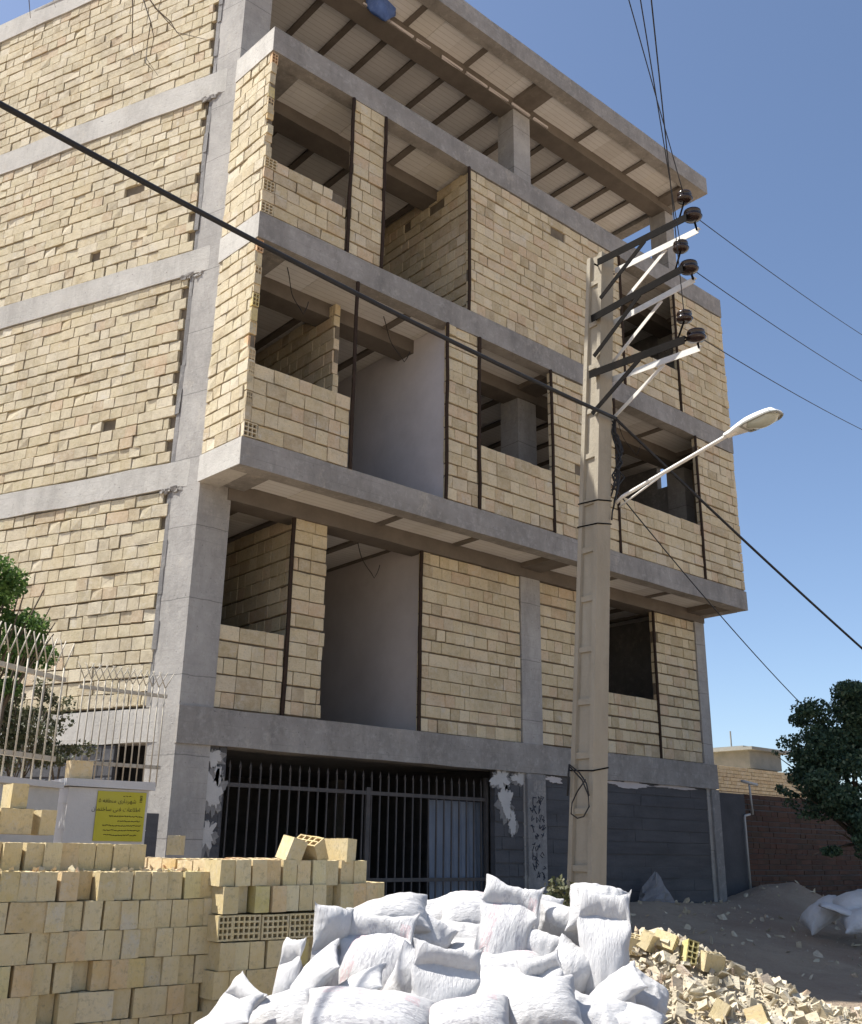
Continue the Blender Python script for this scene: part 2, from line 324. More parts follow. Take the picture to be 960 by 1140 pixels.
# ------------------------------------------------------------------ brickwork
def brick_panel(O, U, NRM, L, z0, z1, course=.199, thick=.1, lens=(.2, .2, .2, .3, .4), rag0=.0, rag1=.0, miss=.0015,
                bed=.031, head=.005, jit=.008, mats=None, recess=.034, hollow0=False, top_step=0, mortar_back=True, tooth=0):
    """one panel of clay blocks: O=(x,y) start, U along, NRM outward."""
    O = V((O[0], O[1], 0)); U = V((U[0], U[1], 0)).normalized(); Nn = V((NRM[0], NRM[1], 0)).normalized(); Z = V((0, 0, 1))
    mb = MB(); n = max(1, round((z1-z0)/course)); ch = (z1-z0)/n
    def P(u, d, z): return O+U*u+Nn*d+Z*z
    sgn = 1 if U.cross(Z).dot(Nn) > 0 else -1
    for k in range(n):
        zb = z0+k*ch+bed*random.uniform(.35, 1.2)*.9; zt = z0+(k+1)*ch
        u = random.uniform(-rag0, rag0) if rag0 else 0.0
        end = L+(random.uniform(-rag1, rag1) if rag1 else 0)
        if top_step and k >= n-top_step: end = L*(.82 if k == n-1 else .92)
        if tooth and k % 2: end -= random.choice([0, tooth, tooth*.7])
        first = True
        cn = random.choice([.1, .2, .15, .3]); cdep = random.uniform(-.004, .004); sl = random.uniform(-.004, .004)
        while u < end-.02:
            l = cn if first else random.choice(lens)
            if end-(u+l) < .06: l = end-u
            ue = u+l
            hd0 = head; q_ = random.random()
            if q_ < .09 and head >= .005: head = head+random.choice([.008, .012, .024])
            if random.random() > miss:
                d = random.uniform(-jit, jit)+cdep; ch_ = .004
                j = lambda a: random.uniform(-a, a)
                def ring(dd, ins):
                    return [P(u+head/2+ins+j(.003), dd+j(.002), zb+ins+j(.0035)+sl), P(ue-head/2-ins+j(.003), dd+j(.002), zb+ins+j(.0035)-sl),
                            P(ue-head/2-ins+j(.003), dd+j(.002), zt-ins+j(.0035)-sl), P(u+head/2+ins+j(.003), dd+j(.002), zt-ins+j(.0035)+sl)]
                if hollow0 and first and k % 2 == 0 and l < .25:
                    # block laid end-on: its cells show
                    hollow_face(mb, P(u+head/2, d, zb), U, Z, Nn, l-head, zt-zb, 3, 3, .08)
                else:
                    R = [ring(-thick, 0), ring(d-ch_, 0), ring(d, ch_)]
                    if random.random() < .16 and thick > .05 and course > .15:
                        cq = random.randrange(4); c0 = P((u+ue)/2, d-.02, (zb+zt)/2); f_ = random.uniform(.06, .2)
                        R[2][cq] = R[2][cq].lerp(c0, f_)-Nn*random.uniform(.004, .015); R[1][cq] = R[1][cq].lerp(c0, f_*.5)
                    i = len(mb.v)
                    for r_ in R: mb.v += [tuple(q) for q in r_]
                    for a in (0, 4):
                        for q in range(4):
                            f = (i+a+q, i+a+(q+1) % 4, i+a+4+(q+1) % 4, i+a+4+q)
                            mb.f.append(f if sgn > 0 else f[::-1]); mb.mi.append(0)
                    f = (i+8, i+9, i+10, i+11); mb.f.append(f if sgn > 0 else f[::-1]); mb.mi.append(0)
            u = ue; first = False; head = hd0
    mb.m = 1
    if mortar_back:
        e = .012
        p = [P(e, -thick-.005, z0), P(L-e, -thick-.005, z0), P(L-e, -recess, z0), P(e, -recess, z0)]
        q = [a+Z*(z1-z0-.004) for a in p]
        if sgn > 0: p = [p[3], p[2], p[1], p[0]]; q = [q[3], q[2], q[1], q[0]]
        mb.hexa(p+q)
    return mb
def hollow_face(mb, O, U, W, Nn, lw, lh, nx, ny, depth, wall=.011, outer=None):
    """outer face with nx*ny cells running in by depth; no two faces share a plane region"""
    sgn = 1 if U.cross(W).dot(Nn) > 0 else -1
    def line(L, n):
        c = (L-wall*(n+1))/n; xs = [0.0]
        for i in range(n): xs += [wall+i*(c+wall), wall+i*(c+wall)+c]
        return xs+[L]
    xs = line(lw, nx); ys = line(lh, ny)
    verts = {}
    def vid(i, jx, d=0):
        k = (i, jx, d)
        if k not in verts: verts[k] = len(mb.v); mb.v.append(tuple(O+U*xs[i]+W*ys[jx]-Nn*(depth if d else 0)))
        return verts[k]
    def add(f): mb.f.append(f if sgn > 0 else f[::-1]); mb.mi.append(mb.m)
    NX, NY = len(xs)-1, len(ys)-1
    for i in range(NX):
        for k in range(NY):
            a = (i, k), (i+1, k), (i+1, k+1), (i, k+1)
            if i % 2 == 1 and k % 2 == 1:
                for q in range(4):
                    p0, p1 = a[q], a[(q+1) % 4]
                    add((vid(*p0), vid(*p1), vid(*p1, 1), vid(*p0, 1))[::1])
                add(tuple(vid(*p, 1) for p in a))
            else: add(tuple(vid(*p) for p in a))
    # outer sides
    c = [(0, 0), (NX, 0), (NX, NY), (0, NY)]
    if outer == 0: return [vid(*p) for p in c]
    for q in range(4):
        p0, p1 = c[q], c[(q+1) % 4]
        add((vid(*p1), vid(*p0), vid(*p0, 1), vid(*p1, 1)))

# ------------------------------------------------------------------ the unfinished building
CP, W = .961, 11.425
Z = {'1b': 2.064, '1t': 2.519, '2b': 5.414, '2t': 5.793, '3b': 8.729, '3t': 9.137, '4b': 11.903, '4t': 12.337, '5b': 15.09, '5t': 15.511}
th = RAD(112.928); SD = V((math.cos(th), math.sin(th), 0)); SN = V((-SD.y, SD.x, 0))   # side wall: direction and outward normal
SO = V((-.025, .101, 0)); SL = 11.5
def side(s, d=0, z=0): return SO+SD*s+SN*d+V((0, 0, z))
BL = side(SL)
B = thing('unfinished_building', (0, 0, 0), 'four storey unfinished building of bare concrete frame and cream brick infill', 'building')
foot = [(-.02, .1), (W-.1, .1), (W-.1, BL.y), (BL.x+.05, BL.y)]

def beam(x0, y0, z0, x1, y1, z1, m='concrete', name='beam', j=.0):
    # a cast beam with slightly uneven edges, cut into short lengths along x or y
    mb = MB(); n = max(1, int(max(abs(x1-x0), abs(y1-y0))/.45)); ax = 0 if abs(x1-x0) > abs(y1-y0) else 1
    js = [[random.uniform(-j, j) for _ in range(8)] for _ in range(n+1)]
    rings = []
    for k in range(n+1):
        t = k/n
        if ax == 0: x = x0+(x1-x0)*t; r = [(x, y0+js[k][0], z0+js[k][1]), (x, y1, z0+js[k][2]), (x, y1, z1+js[k][3]), (x, y0+js[k][4], z1+js[k][5])]
        else: y = y0+(y1-y0)*t; r = [(x1, y, z0+js[k][2]), (x0+js[k][0], y, z0+js[k][1]), (x0+js[k][4], y, z1+js[k][5]), (x1, y, z1+js[k][3])]
        rings.append(len(mb.v)); mb.v += r
    fl = 1
    for a, b_ in zip(rings, rings[1:]):
        for q in range(4): mb.f.append((a+q, b_+q, b_+(q+1) % 4, a+(q+1) % 4)); mb.mi.append(0)
    mb.f += [tuple(rings[0]+q for q in range(4)), tuple(rings[-1]+3-q for q in range(4))]; mb.mi += [0, 0]
    return mb.build(name, M[m], B)

# --- columns (ground to roof)
mb = MB()
cf = [(-.025, .0), (.45, .0), (.45, .4), side(.34).to_2d().to_tuple(), ]
cf = [(-.025, 0.002), (.45, 0.002), (.45, .45), tuple(side(.40)[:2])]
mb.prism(cf, -.3, 15.1); mb.build('column', M['column'], B)
for x0, x1 in ((6.03, 6.5), (11.02, 11.33)):
    mb = MB(); mb.box(x0, .004, -.3, x1, .44, 15.08, .0); mb.build('column', M['column'], B)
# graffiti column face & base pilaster a little proud
mb = MB(); mb.box(6.06, -.05, -.3, 6.48, .003, 2.05); mb.build('pilaster', M['concrete_dark'], B)
mb = MB(); mb.box(11.12, -.04, -.3, 11.36, .003, 2.05); mb.build('pilaster', M['concrete_dark'], B)
for (x, y) in ((1.0, 5.0), (6.05, 5.0), (10.9, 5.0)):
    mb = MB(); mb.box(x, y, 0, x+.42, y+.42, 15.08); mb.build('column', M['concrete_dark'], B)

# --- ground beam round the first storey
beam(-.035, -.03, Z['1b'], W-.05, .36, Z['1t'], 'concrete', 'beam', .006)
def side_beam(zb, zt, s0=.0, proud=.02, m='concrete'):
    mb = MB(); n = 20; rings = []
    for k in range(n+1):
        s = s0+(SL-s0)*k/n; a, c_ = random.uniform(-.012, .012), random.uniform(-.008, .008)
        rings.append(len(mb.v)); mb.v += [tuple(side(s, proud, zb+a)), tuple(side(s, -.3, zb)), tuple(side(s, -.3, zt)), tuple(side(s, proud+c_*.5, zt+c_))]
    for a, b_ in zip(rings, rings[1:]):
        for q in range(4): mb.f.append((a+q, a+(q+1) % 4, b_+(q+1) % 4, b_+q)); mb.mi.append(0)
    mb.f += [tuple(rings[0]+3-q for q in range(4)), tuple(rings[-1]+q for q in range(4))]; mb.mi += [0, 0]
    mb.build('beam', M[m], B)
for i in '2345': side_beam(Z[i+'b'], Z[i+'t'], .0 if i != '5' else -.1, .02, 'concrete_sunlit')
side_beam(Z['1b']+.02, Z['1t']-.02, .02, .015, 'concrete_sunlit')

# --- floors: slab, ribs and foam infill, edge and main beams
def floor_level(zb, zt, y_front, x0, x1, ribs_out, ribs_in, inner_dz=0.0, edge=.22):
    mb = MB()
    poly = [(x0+.2, y_front+.2), (x1-.15, y_front+.2), (x1-.15, BL.y), (BL.x+.3, BL.y), (.2, .2)]
    mb.prism(poly, zt-.07, zt-.006); mb.build('slab', M['beam_under'], B)  # slab colour darkened to keep the rooms in shade
    # foam strips: outer strip and inner field, each bay its own panel piece in one sheet
    mb = MB(); zf = zb+.10
    xs = sorted([x0+edge]+ribs_out+[x1-edge])
    for a, c_ in zip(xs, xs[1:]):
        n = max(1, round((c_-a)/.55))
        for k in range(n): mb.box(a+(c_-a)*k/n+.002, y_front+edge-.02, zf+random.uniform(0, .012), a+(c_-a)*(k+1)/n-.002, .02, zt-.08)
    xs = sorted([.3]+ribs_in+[x1-.3])
    for a, c_ in zip(xs, xs[1:]):
        yy = .36
        while yy < 4.6:
            y2 = min(yy+random.choice([1.0, 1.2]), 4.7)
            mb.box(a+.002, yy, zf+random.uniform(0, .01), c_-.002, y2-.004, zt-.08); yy = y2
        mb.box(a+.002, 5.3, zf, c_-.002, BL.y-.2, zt-.08)
    mb.build('foam_infill', M['foam'], B)
    for x in ribs_out:
        w_ = .24 if abs(x-6.26) < .05 or abs(x-11.0) < .05 else .055
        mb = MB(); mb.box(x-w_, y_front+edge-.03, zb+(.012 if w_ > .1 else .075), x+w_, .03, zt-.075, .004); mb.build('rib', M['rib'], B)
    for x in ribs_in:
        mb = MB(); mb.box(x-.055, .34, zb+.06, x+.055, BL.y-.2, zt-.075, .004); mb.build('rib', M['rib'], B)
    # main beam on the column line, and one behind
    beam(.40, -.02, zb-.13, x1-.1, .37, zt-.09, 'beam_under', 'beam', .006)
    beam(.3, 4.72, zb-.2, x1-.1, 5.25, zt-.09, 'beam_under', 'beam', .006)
rin = [1.0+.74*k for k in range(14)]
for i in '234':
    zb, zt = Z[i+'b'], Z[i+'t']
    floor_level(zb, zt, -CP, 0.0, W, [2.95, 4.5, 6.26, 7.9, 9.45, 11.0], rin)
    beam(0.0, -CP, zb, W, -CP+.24, zt, 'concrete', 'beam', .005)
    # return side edge beams, sunlight put into their paler concrete
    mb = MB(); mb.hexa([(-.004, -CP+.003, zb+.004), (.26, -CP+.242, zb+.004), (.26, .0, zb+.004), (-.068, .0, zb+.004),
                        (-.004, -CP+.003, zt-.004), (.26, -CP+.242, zt-.004), (.26, .0, zt-.004), (-.068, .0, zt-.004)]); mb.build('beam', M['concrete_sunlit'], B)
    mb = MB(); mb.box(W-.24, -CP+.242, zb, W, .3, zt); mb.build('beam', M['concrete'], B)
    # concrete strip of soffit behind the left edge
    mb = MB(); mb.box(.27, -CP+.243, zb+.03, .62, -.03, zt-.08); mb.build('rib', M['concrete'], B)
# roof
floor_level(Z['5b'], Z['5t'], -.91, .0, 11.385, [1.75, 3.2, 4.7, 6.26, 7.9, 9.5, 11.0], [1.0+.72*k for k in range(14)], edge=.26)
beam(-.05, -.91, Z['5b'], 11.385, -.91+.26, Z['5t'], 'concrete', 'beam', .006)
mb = MB(); mb.box(11.385-.27, -.645, Z['5b']+.004, 11.383, 11, Z['5t']-.004); mb.build('beam', M['concrete'], B)
mb = MB(); mb.box(-.05, -.645, Z['5b']+.004, .22, .1, Z['5t']-.004); mb.build('beam', M['concrete_sunlit'], B)
mb = MB(); mb.prism([(-.3, .5), (11.1, -.6), (11.1, BL.y), (BL.x+.1, BL.y)], Z['5t']-.06, Z['5t']-.01); mb.build('roof', M['concrete'], B)
# loose laths lying along the main beam
mb = MB()
for k in range(9):
    x = 1.6+k*.62; mb.box(x, -.06, Z['5b']-.11, x+random.uniform(.3, .6), -.023, Z['5b']-.07, .012)
mb.build('formwork_lath', M['plaster'], B)

# --- brick infill
X = V((1, 0, 0)); FN = V((0, -1, 0))
def wall(x0, x1, z0, z1, y, **kw):
    mats = kw.pop('mats', [M['brick'], M['mortar']])
    return brick_panel((x0, y), X, FN, x1-x0, z0, z1, **kw).build('brick_wall', mats, B)
e = .004
# first storey, in line with the columns (y=0)
wall(.455, 1.45, Z['1t']+e, 3.60, .03, rag1=.0)
wall(1.51, 2.08, Z['1t']+e, Z['2b']-.10, .03, rag1=.02, lens=(.2, .3))
wall(3.88, 6.02, Z['1t']+e, Z['2b']-.14, .03)
wall(6.51, 8.2, Z['1t']+e, Z['2b']-.14, .03, rag1=.01)
wall(8.21, 9.66, Z['1t']+e, 3.58, .03)
wall(9.70, 11.01, Z['1t']+e, Z['2b']-.14, .03, rag0=.01)
# second storey, on the cantilever
y2 = -CP+.012
wall(.015, 1.66, Z['2t']+e, 6.86, y2, hollow0=True, top_step=0)
wall(3.50, 4.12, Z['2t']+e, Z['3b']-e, y2, rag0=.012, rag1=.006, lens=(.2, .3))
wall(4.19, 5.83, Z['2t']+e, 6.86, y2)
wall(5.87, 7.52, Z['2t']+e, Z['3b']-.03, y2)
wall(7.56, 10.03, Z['2t']+e, 6.86, y2)
wall(10.09, W-.01, Z['2t']+e, Z['3b']-.03, y2, rag1=.008)
# third storey
wall(.015, 1.44, Z['3t']+e, 10.06, y2, hollow0=True, top_step=1)
wall(1.52, 2.10, Z['3t']+e, Z['4b']-e, y2, rag1=.006, lens=(.2, .3))
wall(3.96, 7.9, Z['3t']+e, Z['4b']-.03, y2)
wall(7.93, 9.64, Z['3t']+e, 10.02, y2)
wall(9.70, W-.01, Z['3t']+e, Z['4b']-.03, y2, rag1=.008)
# returns of the cantilever
LX = V((-1, 0, 0))
rd = V((.064, -CP, 0)).normalized(); rn = V((rd.y, -rd.x, 0))
for i, k in (('2', '3'), ('3', '4')):
    brick_panel((-.055, -.01), rd, rn, CP-.05, Z[i+'t']+e, Z[k+'b']-e, lens=(.2, .2, .3), course=.185, rag1=.05, miss=.003, jit=.008, bed=.028, recess=.04).build('brick_wall', [M['brick_side'], M['mortar']], B)
    # front ends of the return: open cells of the blocks
    mb = MB(); n = 14; ch = (Z[k+'b']-Z[i+'t'])/n
    for c_ in range(n):
        if Z[i+'t']+c_*ch < Z[i+'t']+1.0: continue
        zz = Z[i+'t']+c_*ch+.012; y0_ = -CP+.02+random.uniform(0, .05)
        if c_ % 2: hollow_face(mb, V((.012, y0_, zz)), X, V((0, 0, 1)), FN, .1, ch-.02, 2, 3, .1)
        else: mb.box(.013, y0_, zz, .113, y0_+.2, zz+ch-.02, .003)
    mb.build('block_end', M['block'], B)
    brick_panel((W-.005, -CP+.02), V((0, 1, 0)), V((1, 0, 0)), CP+.1, Z[i+'t']+e, Z[k+'b']-e).build('brick_wall', [M['brick'], M['mortar']], B)
# terrace kerb already cast; long side wall
def side_wall(z0, z1, s0=.50):
    brick_panel(tuple(side(SL)[:2]), -SD, SN, SL-s0, z0, z1, course=.176, lens=(.2, .2, .22, .25, .4), rag1=.03, tooth=.11, miss=.003, jit=.008, bed=.026, recess=.045).build('brick_wall', [M['brick_side'], M['mortar']], B)
for a, c_ in (('1', '2'), ('2', '3'), ('3', '4'), ('4', '5')): side_wall(Z[a+'t']+.01, Z[c_+'b']-.02, .50 if a != '1' else .44)
# vertical steel strips / ties beside the brick edges
def tie(x, z0, z1, y=y2-.01, w_=.028, name='tie_post'):
    mb = MB(); n = 6
    pts = [V((x+random.uniform(-.008, .008), y+random.uniform(-.004, .004), z0+(z1-z0)*k/n)) for k in range(n+1)]
    mb.tube(pts, w_, 6); mb.build(name, M['steel_rust'], B)
for x, z0, z1 in ((1.70, Z['2t'], Z['3b']), (3.47, Z['2t'], Z['3b']), (4.155, Z['2t'], Z['3b']), (5.85, Z['2t'], Z['3b']), (7.54, Z['2t'], Z['3b']), (10.06, Z['2t'], Z['3b']),
                 (1.48, Z['3t'], Z['4b']), (2.12, Z['3t'], Z['4b']), (3.93, Z['3t'], Z['4b']), (9.67, Z['3t'], Z['4b']), (7.92, Z['3t'], Z['4b'])): tie(x, z0+.0, z1)
for x in (1.48, 3.84, 9.68): tie(x, Z['1t'], Z['2b']-.12, .02, .03)
# concrete strip in the joint between side wall and corner column
for a, c_ in (('1', '2'), ('2', '3'), ('3', '4'), ('4', '5')):
    mb = MB()
    for k in range(8):
        zz0 = Z[a+'t']+(Z[c_+'b']-Z[a+'t'])*k/8; zz1 = Z[a+'t']+(Z[c_+'b']-Z[a+'t'])*(k+1)/8
        mb.obox(side(.435+random.uniform(-.012, .012), -.045+random.uniform(-.01, .015), (zz0+zz1)/2), (SD, SN, (0, 0, 1)), (.035, .05, (zz1-zz0)/2+.004), .006)
    mb.build('grout_strip', M['concrete_dark'], B)
# spilt grout lumps at the corner joints
for i in '234':
    mb = MB()
    for k in range(12):
        p = side(random.uniform(.25, .62), .008, Z[i+'b']+random.uniform(-.05, .01)); r_ = random.uniform(.012, .03)
        mb.obox(p, (SD, SN, (0, 0, 1)), (r_*1.6, r_*.6, r_), .012)
    mb.build('grout_lump', M['concrete'], B)

for x, y, z_, dx in ((.8, -.45, Z['3b']+.1, .35), (2.7, -.3, Z['3b']+.1, .5), (5.0, -.4, Z['4b']+.1, -.4), (2.9, .5, Z['2b']+.08, .45), (8.4, -.35, Z['3b']+.1, .6)):
    mb = MB(); mb.tube([V((x+dx*t+.02*math.sin(9*t), y+.06*math.sin(5*t), z_-.75*(1-abs(1-t*1.4))**1.0*(.8 if t < .72 else 1))) for t in [k/14 for k in range(15)]], .007, 5); mb.build('hanging_wire', M['wire'], B)
# --- inside: partitions, back wall, right wall
def part_wall(x, y0, y1, z0, z1, mat='brick', nx=-1):
    if mat == 'brick':
        if nx < 0: brick_panel((x, y1), V((0, -1, 0)), V((-1, 0, 0)), y1-y0, z0, z1, rag1=.03, jit=.008).build('brick_wall', [M['brick'], M['mortar']], B)
    else:
        mb = MB(); mb.box(x, y0, z0, x+.12, y1, z1); mb.build('plaster_wall', M[mat], B)
part_wall(1.62, .30, 4.6, Z['1t'], Z['2b']-.02)
part_wall(3.93, .16, 4.7, Z['1t'], Z['2b']+.08, 'plaster')
part_wall(1.86, -.18, 4.6, Z['2t'], Z['3b']+.05)
part_wall(3.56, -CP+.14, 4.7, Z['2t'], Z['3b']+.09, 'plaster_white')
part_wall(4.02, -CP+.15, 4.7, Z['3t'], Z['4b']+.05)
part_wall(2.3, 2.4, 4.7, Z['3t'], Z['4b'])
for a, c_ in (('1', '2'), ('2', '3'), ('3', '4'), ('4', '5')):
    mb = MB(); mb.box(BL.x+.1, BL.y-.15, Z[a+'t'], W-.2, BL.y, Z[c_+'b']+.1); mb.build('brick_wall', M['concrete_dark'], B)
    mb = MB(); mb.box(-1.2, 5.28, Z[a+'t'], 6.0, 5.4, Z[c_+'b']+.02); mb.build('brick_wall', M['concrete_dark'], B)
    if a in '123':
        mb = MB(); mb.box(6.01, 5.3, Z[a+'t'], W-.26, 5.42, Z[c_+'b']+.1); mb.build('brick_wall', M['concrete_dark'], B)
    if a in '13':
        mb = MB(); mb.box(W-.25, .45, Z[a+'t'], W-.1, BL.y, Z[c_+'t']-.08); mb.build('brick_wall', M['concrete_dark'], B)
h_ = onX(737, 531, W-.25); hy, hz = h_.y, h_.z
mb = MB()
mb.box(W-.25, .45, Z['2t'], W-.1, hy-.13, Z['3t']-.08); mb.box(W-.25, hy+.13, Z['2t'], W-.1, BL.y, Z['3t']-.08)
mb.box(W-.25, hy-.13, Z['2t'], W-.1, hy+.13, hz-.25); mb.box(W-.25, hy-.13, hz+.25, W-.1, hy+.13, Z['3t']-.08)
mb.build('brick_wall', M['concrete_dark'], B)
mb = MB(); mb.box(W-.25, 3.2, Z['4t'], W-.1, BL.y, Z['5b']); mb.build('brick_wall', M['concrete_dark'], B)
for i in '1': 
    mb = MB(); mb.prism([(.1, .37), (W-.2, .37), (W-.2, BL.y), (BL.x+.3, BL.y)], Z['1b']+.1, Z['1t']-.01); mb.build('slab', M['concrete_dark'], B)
# ground storey
mb = MB(); mb.box(.2, 6.0, -.2, W-.2, 6.1, Z['1b']+.1); mb.build('garage_wall', M['cement'], B)
mb = MB(); mb.box(.2, .4, -.2, .3, 6, Z['1b']+.1); mb.build('garage_wall', M['cement'], B)
mb = MB(); mb.box(6.2, .46, -.2, 6.3, 6, Z['1b']+.1); mb.build('garage_wall', M['cement'], B)
DK = [M['cement'], M['cement']]
brick_panel((.452, .04), X, FN, .26, -.3, Z['1b'], course=.2, jit=.004, recess=.012).build('base_wall', DK, B)
brick_panel((5.40, .02), X, FN, .64, -.3, Z['1b'], course=.2, jit=.004, recess=.012).build('base_wall', DK, B)
brick_panel((6.50, .02), X, FN, 4.6, -.35, Z['1b']+.0, course=.2, lens=(1.6, 2.2, .8), jit=.003, recess=.008, bed=.014, head=.002).build('base_wall', DK, B)
brick_panel(tuple(side(SL)[:2]), -SD, SN, SL-.9, -.3, Z['1b'], recess=.012, mats=DK).build('base_wall', DK, B)
# plaster patches: thin irregular skins on the piers beside the gate
def patch(cx, cz, rx, rz, y, seed, name='plaster_patch', m='patch'):
    rnd = random.Random(seed); mb = MB(); n = 64
    pts = []
    for k in range(n):
        a = 2*math.pi*k/n; r_ = 1+.75*mnoise.noise(V((math.cos(a)*1.5+seed*.37, math.sin(a)*1.5, seed*.71)))+.45*mnoise.noise(V((math.cos(a)*5+seed*.11, math.sin(a)*5, seed*.3)))+rnd.uniform(-.07, .07)
        pts.append((cx+rx*r_*math.cos(a), cz+rz*r_*math.sin(a)))
    i = len(mb.v); mb.v += [(x, y, z) for x, z in pts]+[(x, y+.012, z) for x, z in pts]
    mb.f.append(tuple(i+k for k in range(n))); mb.mi.append(0)
    for k in range(n): mb.f.append((i+(k+1) % n, i+k, i+n+k, i+n+(k+1) % n)); mb.mi.append(0)
    mb.build(name, M[m], B)
    if m == 'patch' and name == 'plaster_patch': patch(cx+.01, cz-.03, rx*1.25, rz*1.15, y+.008, seed+3, 'plaster_undercoat', 'concrete_dark')
for px, py, rx, rz in ((237, 842, .11, .09), (238, 880, .12, .21), (231, 928, .09, .17), (243, 862, .05, .1)):
    p = onY(px, py, .025); patch(p.x, p.z, rx, rz, .025, px+py)
for px, py, rx, rz in ((558, 866, .16, .14), (563, 893, .14, .20), (571, 915, .07, .16), (578, 866, .14, .08)):
    p = onY(px, py, .006); patch(p.x, p.z, rx, rz, .006, px+py)
for px, py, rx, rz in ((617, 868, .16, .05), (700, 873, .55, .05), (750, 876, .5, .035)):
    p = onY(px, py, .004); patch(p.x, p.z, rx, rz, .004, px+py, m='plaster')
# graffiti strokes on the pilaster (illegible scrawl in the photo)
mb = MB(); rnd = random.Random(5)
for k in range(9):
    zz = 1.65-k*.14
    for q in range(4):
        x = 6.13+rnd.uniform(0, .28); pts = [V((x+rnd.uniform(-.05, .05), -.052, zz+rnd.uniform(-.07, .07))) for _ in range(4)]
        mb.tube(pts, .008, 5)
mb.build('graffiti', M['graffiti'], B)

# the sheet-steel gate
gx0, gx1 = .78, 5.36
G = thing('metal_gate', (3.07, .2, 0), 'dark barred metal gate under the concrete beam, spear points along its top', 'gate')
mb = MB()
for z_ in (1.60, .45, .06): mb.box(gx0, .185, z_, gx1, .215, z_+.05)
mb.box(gx0-.05, .17, -.1, gx0, .23, 1.95); mb.box(gx1, .17, -.1, gx1+.05, .23, 1.95); mb.box(3.05, .18, 0, 3.12, .22, 1.7)
mb.build('frame', M['gate_steel'], G)
n = 30
for k in range(n):
    x = gx0+.08+(gx1-gx0-.16)*k/(n-1)
    if abs(x-3.085) < .05: continue
    mb = MB(); mb.box(x-.009, .19, .05, x+.009, .21, 1.84); i = len(mb.v)
    mb.v += [(x-.022, .2, 1.84), (x+.022, .2, 1.84), (x, .2, 1.93), (x, .212, 1.85), (x, .188, 1.85)]
    for f in ((0, 3, 2), (3, 1, 2), (1, 4, 2), (4, 0, 2), (0, 4, 1, 3)): mb.f.append(tuple(i+a for a in f)); mb.mi.append(0)
    mb.build('bar', M['gate_steel'], G)
# corrugated sheet leaning inside the gate
a0 = onY(480, 890, .34); a1 = onY(540, 895, .34)
mb = MB(); n = 56; zt_ = a0.z
for k in range(n):
    x = a0.x+(a1.x-a0.x)*k/n; x2 = a0.x+(a1.x-a0.x)*(k+1)/n
    f = lambda q: .34+.018*math.sin(2*math.pi*q*7/n)
    mb.quad([(x, f(k), 0), (x2, f(k+1), 0), (x2, f(k+1)+.05, zt_), (x, f(k)+.05, zt_)])
    mb.quad([(x2, f(k+1)+.004, 0), (x, f(k)+.004, 0), (x, f(k)+.054, zt_), (x2, f(k+1)+.054, zt_)])
tag(mb.build('metal_sheet', M['blue_sheet'], None), 'pale blue-grey corrugated metal sheet standing behind the right half of the gate', 'metal sheet')
# blue bundle on the roof beam
p = onY(423, 4, -.12); mb = MB(); rings = []
for k in range(9):
    t = k/8; r_ = .24*(1-.55*abs(2*t-1)**2.2)+.02
    rings.append(len(mb.v))
    for q in range(16):
        a = 2*math.pi*q/16; rr_ = r_*(1+.22*math.sin(3*a+t*5)+random.uniform(-.08, .08))
        mb.v.append((p.x+rr_*math.cos(a)*1.25, p.y+rr_*math.sin(a)*.6, p.z-.26+t*.9))
for a_, b_ in zip(rings, rings[1:]):
    for q in range(16): mb.f.append((a_+q, a_+(q+1) % 16, b_+(q+1) % 16, b_+q)); mb.mi.append(0)
mb.f += [tuple(rings[0]+q for q in reversed(range(16))), tuple(rings[-1]+q for q in range(16))]; mb.mi += [0, 0]
tag(mb.build('plastic_bundle', M['blue_tarp'], None, True), 'crumpled blue and white plastic bundle hung on the roof beam', 'bundle')
exec_rest = True

# ------------------------------------------------------------------ ground
def lin(a, b_, n): return [a+(b_-a)*k/n for k in range(n+1)]
xs = [-900, -300, -100, -40, -20]+lin(-12, 26, 190)+[35, 60, 120, 320, 900]
ys = [-900, -300, -100, -40, -22]+lin(-13, 3, 90)+[6, 14, 30, 70, 180, 400, 900]
mb = MB()
for y in ys:
    for x in xs: mb.v.append((x, y, gz(x, y)))
nx = len(xs)
for j in range(len(ys)-1):
    for i in range(nx-1): mb.f.append((j*nx+i, j*nx+i+1, (j+1)*nx+i+1, (j+1)*nx+i)); mb.mi.append(0)
tag(mb.build('ground', M['ground'], None, True), kind='structure')

# ------------------------------------------------------------------ utility pole
PB = V((3.42, -3.37, gz(3.42, -3.37)-.05)); PTOP = V((3.62, -3.90, 8.55))
def pole_pt(z): return PB+(PTOP-PB)*((z-PB.z)/(PTOP.z-PB.z))
PO = thing('utility_pole', tuple(pole_pt(PB.z)), 'leaning ribbed concrete utility pole with steel crossarms in front of the building', 'utility pole')
mb = MB(); n = 24; rings = []
zs = [PB.z+(PTOP.z-PB.z)*k/n for k in range(n+1)]
for k, z_ in enumerate(zs):
    t = k/n; c = pole_pt(z_); b2 = .130-.004*t; d2 = .185-.055*t; fl = .06; wb = .085
    sec = [(-b2, -d2), (b2, -d2), (b2, -d2+fl), (wb, -d2+fl+.012), (wb, d2-fl-.012), (b2, d2-fl), (b2, d2), (-b2, d2), (-b2, d2-fl), (-wb, d2-fl-.012), (-wb, -d2+fl+.012), (-b2, -d2+fl)]
    rings.append(len(mb.v)); mb.v += [(c.x+x, c.y+y, c.z) for x, y in sec]
for a_, b_ in zip(rings, rings[1:]):
    for q in range(12): mb.f.append((a_+q, a_+(q+1) % 12, b_+(q+1) % 12, b_+q)); mb.mi.append(0)
mb.f.append(tuple(rings[-1]+q for q in range(12))); mb.mi.append(0)
